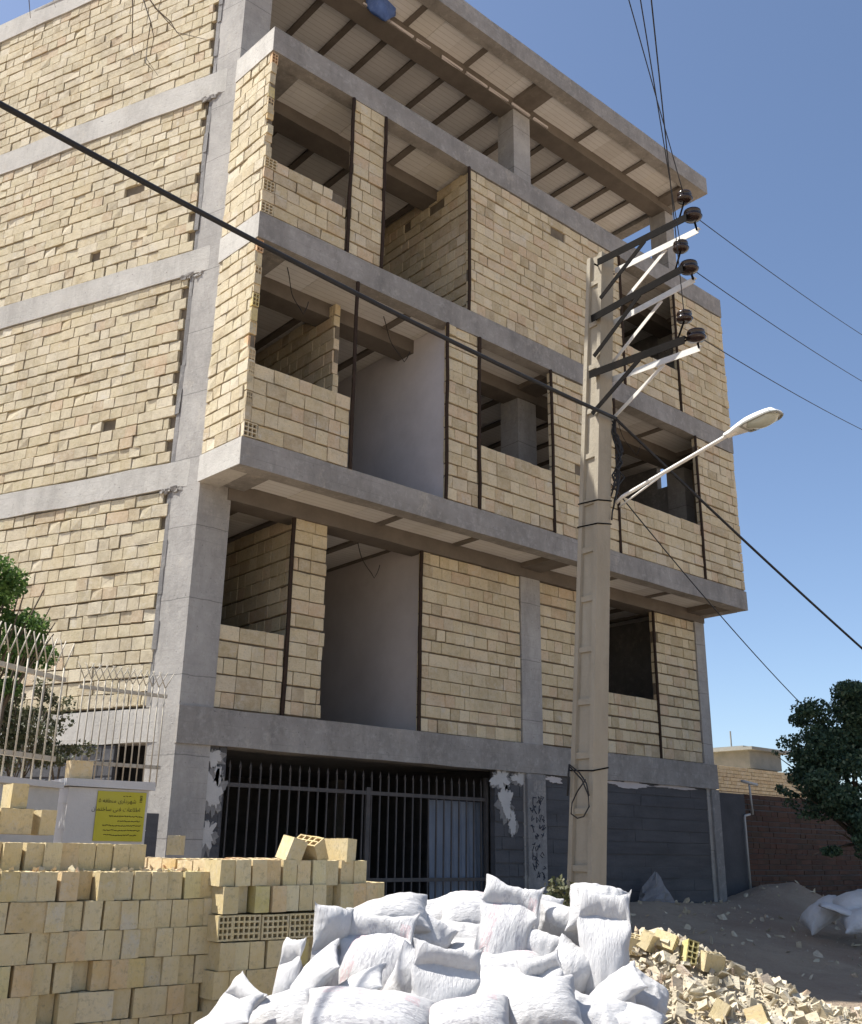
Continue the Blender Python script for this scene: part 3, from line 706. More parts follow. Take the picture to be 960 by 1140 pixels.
# stiffening ribs across the recess
for k in range(13):
    z_ = .7+k*.62; c = pole_pt(z_); t = (z_-PB.z)/(PTOP.z-PB.z); d2 = .185-.055*t-.061
    mb.box(c.x-.112, c.y-d2-.004, c.z-.035, c.x+.112, c.y+d2+.004, c.z+.035, .004)
mb.build('shaft', M['pole'], PO)
def seg(a, b_, w, h, m, name, par):
    a, b_ = V(a), V(b_); d = (b_-a).normalized(); s_ = d.cross(V((0, 0, 1))).normalized(); u_ = s_.cross(d)
    mb = MB(); c = (a+b_)/2; L = (b_-a).length/2
    mb.obox(c+s_*(w/2-.004), (d, s_, u_), (L, .004, h/2)); mb.obox(c+u_*(h/2-.004)-s_*.004, (d, s_, u_), (L-.001, w/2-.0045, .004))   # angle iron
    return mb.build(name, M[m], par)
arms = [((667, 293), (766, 243), (779, 257)), ((660, 356), (762, 300), (775, 312)), ((658, 418), (764, 379), (781, 388))]
tips = []; ups = []
INS2 = [(762, 219), (758, 274), (762, 352)]; INS1 = [(771, 239), (767, 297), (775, 373)]
for k, (a, b_, wt) in enumerate(arms):
    c = pole_pt(6.8+.9*(2-k)); xl = c.x-.17; xr = c.x+.19
    A, Bp = onX(*a, xl), onX(*b_, xl)
    seg(A, Bp, .07, .105, 'steel_dark', 'crossarm', PO)
    bz = A.z-.56
    seg((xl-.01, A.y-.02, bz), (xl-.01, A.y+(Bp.y-A.y)*.55, A.z+(Bp.z-A.z)*.55-.04), .055, .065, 'steel_dark', 'brace', PO)
    Wt = onX(*wt, xr); z_w = Wt.z
    Wa = V((xr, A.y, z_w+(A.z-Bp.z)*.9))
    seg(Wa, Wt, .06, .085, 'steel_gal_sunlit', 'crossarm', PO)  # sunlit arm of the pair, its brightness put into the pale steel
    seg((xr+.01, A.y-.02, Wa.z-.56), (xr+.01, A.y+(Wt.y-A.y)*.62, Wa.z+(Wt.z-Wa.z)*.62-.04), .045, .05, 'steel_gal_sunlit', 'brace', PO)
    # bolts through the pole
    mb = MB(); mb.tube([(xl-.03, c.y-.05, A.z), (xr+.03, c.y-.05, Wa.z)], .012, 6); mb.build('bolt', M['steel_dark'], PO)
    # two porcelain insulators at the arm tips
    for (pp, off) in ((INS1[k], 0), (INS2[k], 1)):
        cc = onX(*pp, c.x-.02 if off == 0 else c.x-.17)
        mb = MB(); R_ = .122 if off == 0 else .102
        mb.lathe(cc-V((0, 0, .07)), (0, 0, 1), [(0, .05), (.01, R_*.86), (.035, R_), (.055, R_*.8), (.075, R_*.62), (.09, R_*.9), (.115, R_*.86), (.13, .05), (.15, .035)], 20)
        io = mb.build('insulator', M['insul'], PO, True); mb = MB()
        if off == 0: mb.tube([(xl, Bp.y+.03, Bp.z), (cc.x, cc.y, cc.z), (xr, Wt.y+.03, Wt.z)], .014, 6)
        else: mb.tube([(cc.x, cc.y, cc.z-.05), (cc.x-.01, Bp.y+.14, Bp.z)], .012, 6)
        mb.build('pin', M['steel_dark'], io, True)
        (tips if off == 0 else ups).append(cc)
# steel straps round the pole
for z_ in (onY(650, 565, -3.5).z, onY(650, 590, -3.5).z, onY(660, 858, -3.5).z):
    c = pole_pt(z_); t = (z_-PB.z)/(PTOP.z-PB.z); d2 = .19-.055*t; mb = MB(); b2 = .135
    mb.tube([(c.x-b2, c.y-d2, z_-.02), (c.x+b2, c.y-d2, z_+.03), (c.x+b2, c.y+d2, z_+.03), (c.x-b2, c.y+d2, z_), (c.x-b2, c.y-d2, z_-.02)], .009, 6)
    mb.build('strap', M['steel_dark'], PO)

# wires: sagging tubes
def sag(a, b_, s_, n=26): return [a.lerp(b_, k/n)-V((0, 0, s_*4*(k/n)*(1-k/n))) for k in range(n+1)]
def cable(name, pts, r_, label, cat, group=None, m='wire', n=6):
    mb = MB(); mb.tube(pts, r_, n); return tag(mb.build(name, M[m], None, True), label, cat, group)
for k, (px, nm) in enumerate(((700, 'leftmost'), (713, 'middle'), (725, 'rightmost'))):
    a = ups[k]; q = onZ(px, -6, a.z-.15); d = (q-a).normalized()
    cable('power_wire', sag(a, a+d*((q-a).length+22), .15), .0055, f'thin black power wire rising overhead from the crossarms, {nm} of three', 'wire', 'wires overhead')
for k, (p1, nm) in enumerate((((960, 363), 'topmost'), ((960, 414), 'middle'), ((960, 467), 'lowest'))):
    a = tips[k]; q = onY(*p1, -3.6-.1*k); d = (q-a)
    cable('power_wire', sag(a, a+d*2.2, .22), .006, f'thin power wire across the sky right of the crossarms, {nm} of three', 'wire', 'wires to the right')
cz = pole_pt(onY(690, 488, -3.6).z)+V((.1, -.22, 0))
q = onZ(0, 74, 6.15); d = q-cz
cable('thick_cable', sag(cz, cz+d*1.9, .30, 40), .024, 'thick black cable sloping across the left of the facade to the pole', 'cable')
q = at(960, 716, 17.5); d = q-cz
cable('thick_cable', sag(cz, cz+d*1.7, .1, 30), .019, 'black cable sloping down to the right behind the lamp arm', 'cable')
l0 = pole_pt(onY(693, 552, -3.6).z)+V((.16, -.1, 0)); q = at(902, 792, 21)
cable('service_wire', sag(l0, l0+(q-l0)*1.08, .12), .009, 'thin service wire dropping from lamp arm to the dark tree', 'wire')
# tangle of wires down the pole, and the loop lower down
mb = MB(); rnd = random.Random(3)
for k in range(7):
    z0_, z1_ = cz.z+rnd.uniform(-.1, .05), cz.z-rnd.uniform(.8, 1.5); pts = []
    for t in range(12):
        z_ = z0_+(z1_-z0_)*t/11; c = pole_pt(z_); bul = math.sin(math.pi*t/11)*rnd.uniform(.02, .12)
        pts.append(V((c.x+.13+bul+rnd.uniform(-.02, .02), c.y-.17-bul*.6+rnd.uniform(-.02, .02), z_)))
    mb.tube(pts, .011, 5)
tag(mb.build('wire_tangle', M['wire'], None, True), 'tangle of black wires hanging down the pole below the thick cable', 'wires')
mb = MB(); xp = pole_pt(1.6).x-.17
lp = [(634, 853), (648, 868), (655, 885), (656, 898), (650, 909), (643, 911), (636, 906), (637, 894), (643, 881), (652, 868)]
mb.tube([onX(px, py, xp-.01*i) for i, (px, py) in enumerate(lp)], .008, 6)
mb.tube([onX(px, py, xp) for px, py in ((634, 851), (633, 862), (633, 872), (632, 886))], .012, 6)
mb.tube([onX(px, py, xp-.03) for px, py in ((634, 851), (645, 860), (653, 872), (656, 886))], .008, 6)
tag(mb.build('wire_loop', M['wire'], None, True), 'loop of thin black wire hung on the lower part of the pole', 'wires')

# street lamp on the pole
xl = pole_pt(5.5).x+.17
A = onX(693, 553, xl); T1 = onX(808, 486, xl); T2 = onX(869, 457, xl)
LT = thing('street_lamp', tuple(A), 'white street lamp on a thin rising arm fixed to the pole', 'street lamp')
mb = MB(); mb.tube([A-V((0, -.1, .06)), A, T1, T1+(T2-T1)*.2], .024, 10); mb.build('arm', M['steel_gal_sunlit'], LT, True)
mb = MB(); mb.tube([A-V((0, -.05, .12)), A+(T1-A)*.42-V((0, 0, .015))], .012, 6); mb.build('brace', M['steel_gal_sunlit'], LT, True)
D_ = (T2-T1); LL = D_.length; D_.normalize(); S_ = D_.cross(V((0, 0, 1))).normalized(); U_ = S_.cross(D_)
mb = MB(); n = 18; rings = []
def headw(t): return (.055+.085*min(1, max(0, (t-.12)/.35))**.8)*(1 if t < .8 else math.sqrt(max(.0, 1-((t-.8)/.2)**2*.93)))
for k in range(n+1):
    t = k/n; w_ = headw(t); hh = .055+.05*math.sin(math.pi*min(1, t*.9)) if t < .93 else .055*max(.25, (1-t)/.07)
    c = T1+D_*(LL*t); rings.append(len(mb.v))
    for q in range(14):
        a = math.pi*q/13; mb.v.append(tuple(c+S_*(w_*math.cos(a))+U_*(hh*math.sin(a)-.012)))
for a_, b_ in zip(rings, rings[1:]):
    for q in range(13): mb.f.append((a_+q, b_+q, b_+q+1, a_+q+1)); mb.mi.append(0)
    mb.f.append((a_, a_+13, b_+13, b_)); mb.mi.append(0)
mb.f.append(tuple(rings[0]+q for q in range(14))); mb.f.append(tuple(rings[-1]+q for q in reversed(range(14)))); mb.mi += [0, 0]
LH = mb.build('lamp_head', M['lamp_shell'], LT, True)
mb = MB(); rings = []
for k in range(11):
    t = .40+.56*k/10; c = T1+D_*(LL*t); f = math.sin(math.pi*(k+.35)/10.7); w_ = max(.012, headw(t)*.86*min(1, f*1.6)); hh = .075*max(.08, f)
    rings.append(len(mb.v))
    for q in range(12):
        a = math.pi+math.pi*q/11; mb.v.append(tuple(c+S_*(w_*math.cos(a))+U_*(hh*math.sin(a)-.016)))
for a_, b_ in zip(rings, rings[1:]):
    for q in range(11): mb.f.append((a_+q, a_+q+1, b_+q+1, b_+q)); mb.mi.append(0)
mb.build('lamp_glass', M['lamp_glass'], LH, True)
mb = MB()
rim = [T1+D_*(LL*(.36+.62*k/20))+S_*(headw(.36+.62*k/20)*.93)-U_*.018 for k in range(21)]+[T1+D_*(LL*(.98-.62*k/20))-S_*(headw(.98-.62*k/20)*.93)-U_*.018 for k in range(21)]
mb.tube(rim+[rim[0]], .012, 6, False); mb.build('lamp_rim', M['lamp_rim'], LH, True)

# ------------------------------------------------------------------ left: fence, pillar, sign
pl = at(78, 866, 9.3); pr = at(168, 868, 9.55); ptop = pl.z
pd = (V((pr.x, pr.y, 0))-V((pl.x, pl.y, 0))); pw = pd.length; pd.normalize(); pn = V((pd.y, -pd.x, 0))
pc = V(((pl.x+pr.x)/2, (pl.y+pr.y)/2, 0))-pn*.2
P1 = thing('gate_pillar', (pc.x, pc.y, -.2), 'whitewashed masonry pillar carrying the yellow notice, left of the building', 'pillar')
mb = MB(); mb.obox(pc+V((0, 0, (ptop-.07-.4)/2)), (pd, pn, (0, 0, 1)), (pw/2, .2, (ptop-.07+.4)/2), .004); 
for k in range(5): mb.obox(pc+V((0, 0, ptop-.2-k*.21)), (pd, pn, (0, 0, 1)), (pw/2+.002, .202, .003))
mb.build('pillar_body', M['whitewash'], P1)
mb = MB(); mb.obox(pc+V((0, 0, ptop-.035)), (pd, pn, (0, 0, 1)), (pw/2+.035, .235, .032), .005); mb.build('pillar_cap', M['whitewash'], P1)
# yellow notice
def onPl(px, py, p, n_):
    d = ray(px, py); return CAM+d*((p-CAM).dot(n_)/d.dot(n_))
pf = pc+pn*.206
c00, c10, c01 = onPl(103, 936, pf, pn), onPl(158, 936, pf, pn), onPl(105, 880, pf, pn)
sw, sh = (c10-c00).dot(pd), c01.z-c00.z; so = V((c00.x, c00.y, c00.z))
SG = thing('notice_sign', tuple(so), 'yellow printed notice board with black script on the white pillar', 'sign')
mb = MB(); mb.obox(so+pd*sw/2+V((0, 0, sh/2)), (pd, pn, (0, 0, 1)), (sw/2, .004, sh/2)); mb.build('sign_panel', M['yellow'], SG)
def shape_fa(s_):
    F = {'ا': 'ﺍﺎ', 'ب': 'ﺏﺐﺑﺒ', 'ت': 'ﺕﺖﺗﺘ', 'خ': 'ﺥﺦﺧﺨ', 'د': 'ﺩﺪ', 'ر': 'ﺭﺮ', 'س': 'ﺱﺲﺳﺴ', 'ش': 'ﺵﺶﺷﺸ', 'ص': 'ﺹﺺﺻﺼ', 'ط': 'ﻁﻂﻃﻄ', 'ع': 'ﻉﻊﻋﻌ', 'ف': 'ﻑﻒﻓﻔ', 'ق': 'ﻕﻖﻗﻘ', 'ل': 'ﻝﻞﻟﻠ', 'م': 'ﻡﻢﻣﻤ', 'ن': 'ﻥﻦﻧﻨ', 'ه': 'ﻩﻪﻫﻬ', 'ی': 'ﯼﯽﯾﯿ'}
    out = ''
    for i, ch in enumerate(s_):
        if ch not in F: out += ch; continue
        prv = i > 0 and s_[i-1] in F and len(F[s_[i-1]]) == 4
        nxt = i+1 < len(s_) and s_[i+1] in F and len(F[ch]) == 4
        fm = F[ch]; out += fm[(3 if prv and nxt else 2 if nxt else 1 if prv else 0)]
    return out[::-1]
def text_mesh(txt, size, right, top, name, par):
    cu = bpy.data.curves.new('lettering', 'FONT'); cu.body = shape_fa(txt); cu.size = size; cu.align_x = 'RIGHT'
    o = bpy.data.objects.new('lettering', cu); COL.objects.link(o)
    bpy.context.view_layer.update(); dg = bpy.context.evaluated_depsgraph_get()
    me = bpy.data.meshes.new_from_object(o.evaluated_get(dg)); bpy.data.objects.remove(o)
    ob = bpy.data.objects.new(name, me); COL.objects.link(ob); me.materials.clear(); me.materials.append(M['ink'])
    p = so+pd*right+V((0, 0, top))+pn*.0065-V(SG.location)
    ob.matrix_local = Matrix(((pd.x, 0, pn.x, p.x), (pd.y, 0, pn.y, p.y), (0, 1, 0, p.z), (0, 0, 0, 1))); ob.parent = par
    return ob
try:
    text_mesh('شهرداری منطقه ۵', sh*.115, sw*.80, sh*.77, 'lettering', SG)
    text_mesh('اطلاعات فنی ساختمان', sh*.118, sw*.90, sh*.60, 'lettering', SG)
except Exception as ex: print('text', ex)
mb = MB(); rnd = random.Random(8)
def stroke(u, v, l, h, r_):
    mb.tube([so+pd*(u+l*k/3)+V((0, 0, v+h*rnd.uniform(-1, 1)))+pn*.0055 for k in range(4)], r_, 4)
for row, (a, c_) in enumerate(((.28, .93), (.45, .9), (.16, .9), (.18, .9), (.2, .85))):
    mb = MB(); v = sh*(.50-.095*row); u = sw*a
    while u < sw*c_:
        l = sw*rnd.uniform(.02, .07); stroke(u, v, l, sh*.014, .0028); u += l+sw*.012
    mb.build('text_line', M['ink'], SG)
mb = MB()
for k in range(5): stroke(sw*.87, sh*(.80+.03*k), sw*.05, sh*.01, .003)
for k in range(3): stroke(sw*(.52+.06*k), sh*.91, sw*.04, sh*.008, .0025)
mb.build('emblem', M['ink'], SG)

# a whole block: cells run through it along its own z
def block_mesh(name, w_, d_, h_, nx=2, ny=4, plain=True):
    mb = MB(); mb.m = 0
    a = V((-w_/2, -d_/2, h_/2)); t4 = hollow_face(mb, a, V((1, 0, 0)), V((0, 1, 0)), V((0, 0, 1)), w_, d_, nx, ny, h_*.5, outer=0)
    a = V((w_/2, -d_/2, -h_/2)); b4 = hollow_face(mb, a, V((-1, 0, 0)), V((0, 1, 0)), V((0, 0, -1)), w_, d_, nx, ny, h_*.5-.002, outer=0)
    bb = [b4[1], b4[0], b4[3], b4[2]]
    for q in range(4): mb.f.append((bb[q], bb[(q+1) % 4], t4[(q+1) % 4], t4[q])); mb.mi.append(0)
    me = bpy.data.meshes.new(name); 
    j = [(x+random.uniform(-.0015, .0015), y+random.uniform(-.0015, .0015), z+random.uniform(-.0025, .0025)) for x, y, z in mb.v]
    me.from_pydata(j, [], mb.f); me.materials.append(M['block']); me.update(); return me
BW, BH, BD = .100, .150, .2
BM = [block_mesh('clay_block', BW, BD, BH) for _ in range(4)]
BMW = [block_mesh('clay_block', .2, .105, BH, 4, 2) for _ in range(3)]
# clay mesh tints come from one random number per object
def tint_mat(mat):
    nt = mat.node_tree
    for n_ in list(nt.nodes):
        if n_.type == 'NEW_GEOMETRY':
            oi = nt.nodes.new('ShaderNodeObjectInfo')
            for l in list(n_.outputs['Random Per Island'].links): nt.links.new(oi.outputs['Random'], l.to_socket)
    oi = nt.nodes.new('ShaderNodeObjectInfo'); mu = mth(nt, 'MULTIPLY', oi.outputs['Random'], 61.0)
    for n_ in list(nt.nodes):
        if n_.type == 'TEX_COORD':
            for l in list(n_.outputs['Object'].links):
                va = nt.nodes.new('ShaderNodeVectorMath'); va.operation = 'ADD'; dst = l.to_socket
                nt.links.new(n_.outputs['Object'], va.inputs[0]); nt.links.new(mu, va.inputs[1]); nt.links.new(va.outputs[0], dst)
M['block_obj'] = mat_brick('stacked_clay_block', [(0, (.64, .51, .27)), (.35, (.71, .58, .33)), (.6, (.63, .50, .255)), (.78, (.69, .555, .305)), (.88, (.68, .48, .25)), (.95, (.60, .51, .20)), (1, (.75, .63, .39))], sfac=.22, bs=.45, bst=(5, 5, .6))
tint_mat(M['block_obj'])
for me in BM+BMW: me.materials.clear(); me.materials.append(M['block_obj'])
def place(me, loc, rot, name, label, cat='brick', group=None):
    o = bpy.data.objects.new(name, me); COL.objects.link(o); o.location = loc; o.rotation_euler = rot
    return tag(o, label, cat, group)
place(BMW[0], tuple(pc+pn*.05+V((-.17*pd.x*1.4, -.17*pd.y*1.4, ptop+.08))), (0, 0, math.atan2(pd.y, pd.x)+.1), 'clay_block', 'single cream clay block standing on top of the white pillar')
fp_ = at(196, 941, 9.0); place(BM[0], tuple(fp_), (0, 0, -.72), 'clay_block', 'single cream clay block upright at the foot of the corner column')

# iron fence, two runs
def fence_run(a, b_, z_lo, z_hi, z_spk, n, label, wall_top=None):
    a, b_ = V((a[0], a[1], 0)), V((b_[0], b_[1], 0)); d = (b_-a).normalized(); nn = V((d.y, -d.x, 0))
    FR = thing('iron_fence', (a.x, a.y, z_lo-.2), label, 'fence')
    for z_ in (z_lo, z_hi):
        mb = MB(); mb.obox((a+b_)/2+V((0, 0, z_)), (d, nn, (0, 0, 1)), ((b_-a).length/2, .018, .02)); mb.build('rail', M['white_paint'], FR)
    for k in range(n):
        p = a+(b_-a)*((k+.5)/n); mb = MB(); mb.tube([p+V((0, 0, z_lo-.22))+nn*.026, p+V((0, 0, z_hi+.10))+nn*.026], .0075, 6)
        mb.tube([p+nn*.026+V((0, 0, z_hi+.09)), p+nn*.026-d*.095+V((0, 0, z_spk))], .006, 5); mb.tube([p+nn*.026+V((0, 0, z_hi+.09)), p+nn*.026+d*.095+V((0, 0, z_spk))], .006, 5)
        mb.build('bar', M['white_paint'], FR, True)
    return FR
# run one: from off-picture left to the pillar; the rail falls away towards the pillar
rb = at(72, 757, 9.35); ra = onZ(-90, 716, rb.z); fn_ = V((ra.y-rb.y, rb.x-ra.x, 0)).normalized()
lo = onPl(45, 843, V((rb.x, rb.y, 0)), fn_); hi_ = onPl(45, 706, V((rb.x, rb.y, 0)), fn_)
ra = ra+(ra-rb)*.9
fence_run((ra.x, ra.y), (rb.x, rb.y), lo.z, rb.z, hi_.z, 27, 'white iron fence with forked spikes running left from the pillar')
rc = onY(88, 765, -.35); rd_ = onY(186, 774, -.35)
fence_run((rc.x, rc.y), (rd_.x, rd_.y), onY(125, 851, -.35).z, onY(130, 769, -.35).z, onY(130, 742, -.35).z, 13, 'denser white iron fence panel between the pillar and the corner column')
# low walls below them
d = (V((rb.x, rb.y, 0))-V((ra.x, ra.y, 0))).normalized(); nn = V((d.y, -d.x, 0))
FWL = thing('low_wall', (ra.x, ra.y, -.5), 'low beige garden wall under the white iron fence', 'wall')
mid = (V((ra.x, ra.y, 0))+V((rb.x, rb.y, 0)))/2; ln_ = (V((rb.x, rb.y, 0))-V((ra.x, ra.y, 0))).length/2
mb = MB(); mb.obox(mid+V((0, 0, (lo.z-.24-.5)/2)), (d, nn, (0, 0, 1)), (ln_, .1, (lo.z-.24+.5)/2), .004); mb.build('wall_body', M['patch'], FWL)
mb = MB(); mb.obox(mid+V((0, 0, lo.z-.215)), (d, nn, (0, 0, 1)), (ln_-.01, .14, .023), .004); mb.build('coping', M['whitewash'], FWL)
mb = MB(); mb.obox(V((rc.x+rd_.x, rc.y+rd_.y, 0))/2+V((0, -.0, .5)), (X, FN, (0, 0, 1)), ((rd_.x-rc.x)/2, .1, .72), .004)
tag(mb.build('low_wall', M['cement'], None), 'low dark wall under the denser fence panel beside the column', 'wall')

# ------------------------------------------------------------------ foliage
def leaves(mb, c, rad, n, size, rnd, flat=.6):
    for _ in range(n):
        d = V((rnd.gauss(0, 1), rnd.gauss(0, 1), rnd.gauss(0, 1))).normalized()*(rnd.random()**.45)
        p = V(c)+V((d.x*rad[0], d.y*rad[1], d.z*rad[2])); l = size*rnd.uniform(.6, 1.3); w_ = l*.36
        a = V((rnd.gauss(0, 1), rnd.gauss(0, 1), rnd.gauss(0, 1)-.4)).normalized(); b_ = a.cross(V((rnd.gauss(0, 1), rnd.gauss(0, 1), rnd.gauss(0, 1)))).normalized()
        nrm = a.cross(b_)
        mb.quad([p-a*l*.5, p+b_*w_-a*l*.05+nrm*l*.06, p+a*l*.5, p-b_*w_-a*l*.05+nrm*l*.06])
def tree(name, base, clumps, n, size, leafm, label, cat, seed, trunk_r=.09):
    rnd = random.Random(seed); T = thing(name, tuple(base), label, cat)
    mb = MB(); cb = V(base); top = V((sum(c[0][0] for c in clumps)/len(clumps), sum(c[0][1] for c in clumps)/len(clumps), sum(c[0][2] for c in clumps)/len(clumps)))
    fork = cb.lerp(top, .45); mb.tube([cb, cb.lerp(fork, .5)+V((.06, .03, 0)), fork], trunk_r, 8, True, trunk_r*.7)
    for c, r_ in clumps:
        mid = fork.lerp(V(c), .55)+V((rnd.uniform(-.1, .1), rnd.uniform(-.1, .1), rnd.uniform(-.05, .12)))
        mb.tube([fork, mid, V(c)], trunk_r*.5, 6, True, trunk_r*.12)
        for _ in range(4):
            e_ = V(c)+V([rnd.uniform(-.8, .8)*q for q in r_]); mb.tube([mid, mid.lerp(e_, .6)+V((0, 0, .03)), e_], trunk_r*.2, 5, True, .006)
    mb.build('trunk', M['bark'], T, True)
    mb = MB(); vol = [r_[0]*r_[1]*r_[2] for c, r_ in clumps]; sv = sum(vol)
    for (c, r_), v_ in zip(clumps, vol):
        k = int(n*v_/sv); sub = 9
        for _ in range(sub):
            d = V((rnd.gauss(0, 1), rnd.gauss(0, 1), rnd.gauss(0, 1))).normalized()*rnd.uniform(.35, 1.0)
            q = V(c)+V((d.x*r_[0], d.y*r_[1], d.z*r_[2])); f = rnd.uniform(.25, .48)
            leaves(mb, q, (r_[0]*f, r_[1]*f, r_[2]*f*.8), k//sub, size, rnd)
    mb.build('crown', M[leafm], T)
    return T
# big dark tree right, hanging over the boundary wall
D0 = 18.5
def cl(px, py, D, r_): return (tuple(at(px, py, D)), r_)
tb = at(985, 1000, 19.8); tb.z = 0
tree('street_tree', tb, [cl(918, 815, 18.8, (.7, .75, .55)), cl(958, 788, 18.6, (.8, .8, .55)), cl(900, 848, 18.6, (.55, .7, .5)), cl(948, 848, 18.2, (1.0, .9, .75)), cl(1000, 830, 18.5, (1.1, 1.1, 1.0)),
     cl(925, 888, 18.2, (.75, .7, .42)), cl(975, 895, 18.0, (.9, .8, .55)), cl(886, 876, 18.6, (.38, .4, .3)), cl(880, 835, 18.6, (.22, .3, .2)), cl(945, 908, 18.0, (.8, .7, .38)), cl(918, 868, 18.3, (.65, .7, .45)), cl(955, 930, 17.9, (.8, .7, .4)), cl(990, 920, 17.8, (1.0, .8, .6)), cl(1040, 790, 19, (1.2, 1.2, 1.0)), cl(1050, 880, 18.6, (1.1, 1., .7))], 85000, .062, 'leaf_dark',  # lower clumps added to stand in for the shadow below the crown
     'large dark leafy tree overhanging the boundary wall at the right', 'tree', 4, .11)
# garden shrub behind the fence at left
sb = at(-5, 880, 10.9); sb.z = -.2
tree('garden_shrub', sb, [cl(5, 660, 10.6, (.42, .45, .32)), cl(-35, 690, 10.4, (.6, .5, .5)), cl(28, 700, 10.6, (.30, .4, .35)), cl(-10, 740, 10.7, (.6, .5, .45))], 17000, .045, 'leaf_bright', 'bright green leafy shrub behind the white fence at far left', 'shrub', 9, .05)
sb2 = at(60, 900, 11.2); sb2.z = -.2
tree('dry_shrub', sb2, [cl(30, 815, 11.2, (.5, .4, .4)), cl(0, 815, 11.0, (.6, .5, .5)), cl(52, 790, 11.4, (.25, .3, .3)), cl(70, 840, 11.3, (.3, .3, .22))], 7000, .042, 'leaf_dry', 'low dusty olive shrub behind the fence, under the bright green one', 'shrub', 21, .035)
# weeds by the pole foot
tag_b = at(623, 995, 11.3); mb = MB(); rnd = random.Random(2)
leaves(mb, (tag_b.x, tag_b.y, tag_b.z-.05), (.22, .22, .22), 420, .06, rnd)
mb.tube([(tag_b.x, tag_b.y, gz(tag_b.x, tag_b.y)-.02), (tag_b.x+.02, tag_b.y, tag_b.z)], .012, 5)
tag(mb.build('weed', M['leaf_dry'], None), 'dusty weed growing at the left foot of the concrete pole', 'plant')
# bare twigs hanging in from above at top left
mb = MB(); D = 6.2
for pts in (((158, -60), (160, 0), (168, 25), (164, 50), (163, 65), (176, 84)), ((160, -10), (176, 12), (196, 34), (204, 44)), ((172, 8), (190, 24), (197, 36), (230, 44)), ((168, 25), (172, 44)), ((146, -40), (148, 10), (147, 50), (150, 62)), ((60, -40), (58, -5), (62, 8)), ((30, -30), (34, 20)), ((163, 64), (162, 70), (170, 78))):
    P_ = [at(px, py, D+.1*math.sin(px)) for px, py in pts]; mb.tube(P_, .0042, 5, True, .0014)
mb.tube([at(158, -60, D), at(100, -110, D), at(20, -140, D-.2), at(-160, -170, D-.6)], .02, 6, True, .05)
mb.tube([at(60, -40, D), at(80, -118, D)], .008, 5); mb.tube([at(30, -30, D), at(40, -134, D)], .008, 5); mb.tube([at(146, -40, D), at(130, -84, D)], .008, 5)
tag(mb.build('bare_branch', M['twig'], None), 'bare thin twigs of an overhead branch at the top left', 'branch')

# ------------------------------------------------------------------ right: boundary walls, far house, pipe
mb = MB(); mb.box(11.40, .28, -.3, 12.72, .5, 2.04, .004); tag(mb.build('render_wall', M['dark_wall'], None), 'short dark rendered wall between the building and the brick wall', 'wall')
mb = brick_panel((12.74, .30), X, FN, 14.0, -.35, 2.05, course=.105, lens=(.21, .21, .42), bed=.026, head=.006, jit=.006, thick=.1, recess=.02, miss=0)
tag(mb.build('boundary_wall', [M['red_brick_shaded'], M['cement']], None), 'weathered reddish brick boundary wall under the dark tree', 'wall')
# far yellow brick house, its lit wall turned towards the sun
h0 = at(798, 850, 33); h1 = at(875, 846, 36.5); hd = V((h1.x-h0.x, h1.y-h0.y, 0)); hl = hd.length*1.7; hd.normalize(); hn = V((hd.y, -hd.x, 0))
if hn.dot(V((CAM.x-h0.x, CAM.y-h0.y, 0))) < 0: hn = -hn
HS = thing('far_house', (h0.x, h0.y, 0), 'distant sunlit yellow brick house beyond the boundary wall', 'house')
mb = brick_panel((h0.x, h0.y), hd, hn, hl, 0, h0.z-.05, course=.11, lens=(.3, .4), bed=.02, jit=.006, miss=0); mb.build('wall', [M['far_brick'], M['mortar']], HS)
q0 = V((h0.x, h0.y, 0)); mb = MB(); mb.obox(q0+hd*hl/2-hn*2.6+V((0, 0, (h0.z-.1)/2)), (hd, hn, (0, 0, 1)), (hl/2, 2.45, (h0.z-.1)/2)); mb.build('wall', M['far_brick'], HS)
mb = MB(); rp = at(815, 838, 38); mb.obox(V((rp.x, rp.y, rp.z-.02)), (hd, hn, (0, 0, 1)), (1.3, 1.6, .05)); mb.obox(V((rp.x, rp.y, rp.z-.35)), (hd, hn, (0, 0, 1)), (1.0, 1.3, .3))
mb.obox(V((rp.x, rp.y, rp.z+.08)), (hd, hn, (0, 0, 1)), (.7, .9, .06)); mb.tube([(rp.x, rp.y, rp.z), (rp.x, rp.y, rp.z+.75)], .03, 6); mb.build('roof', M['roofing'], HS)
# gas pipe on the wall
pp = onY(829, 908, .22); PT = thing('gas_pipe', (pp.x, .22, 0), 'grey pipe riser with an elbow on the wall joint at right', 'pipe')
mb = MB(); mb.tube([(pp.x, .22, gz(pp.x, .22)-.05), (pp.x, .22, pp.z-.04), (pp.x+.02, .22, pp.z), (pp.x+.2, .22, pp.z+.03)], .022, 8); mb.build('riser', M['pipe'], PT, True)
a = onY(838, 902, .22); b_ = onY(834, 872, .22); mb = MB(); mb.tube([(a.x, .22, pp.z+.03), (b_.x, .22, b_.z)], .02, 8); mb.tube([(b_.x-.26, .22, b_.z+.03), (b_.x+.26, .2, b_.z-.02)], .03, 8); mb.build('tee', M['pipe'], PT, True)

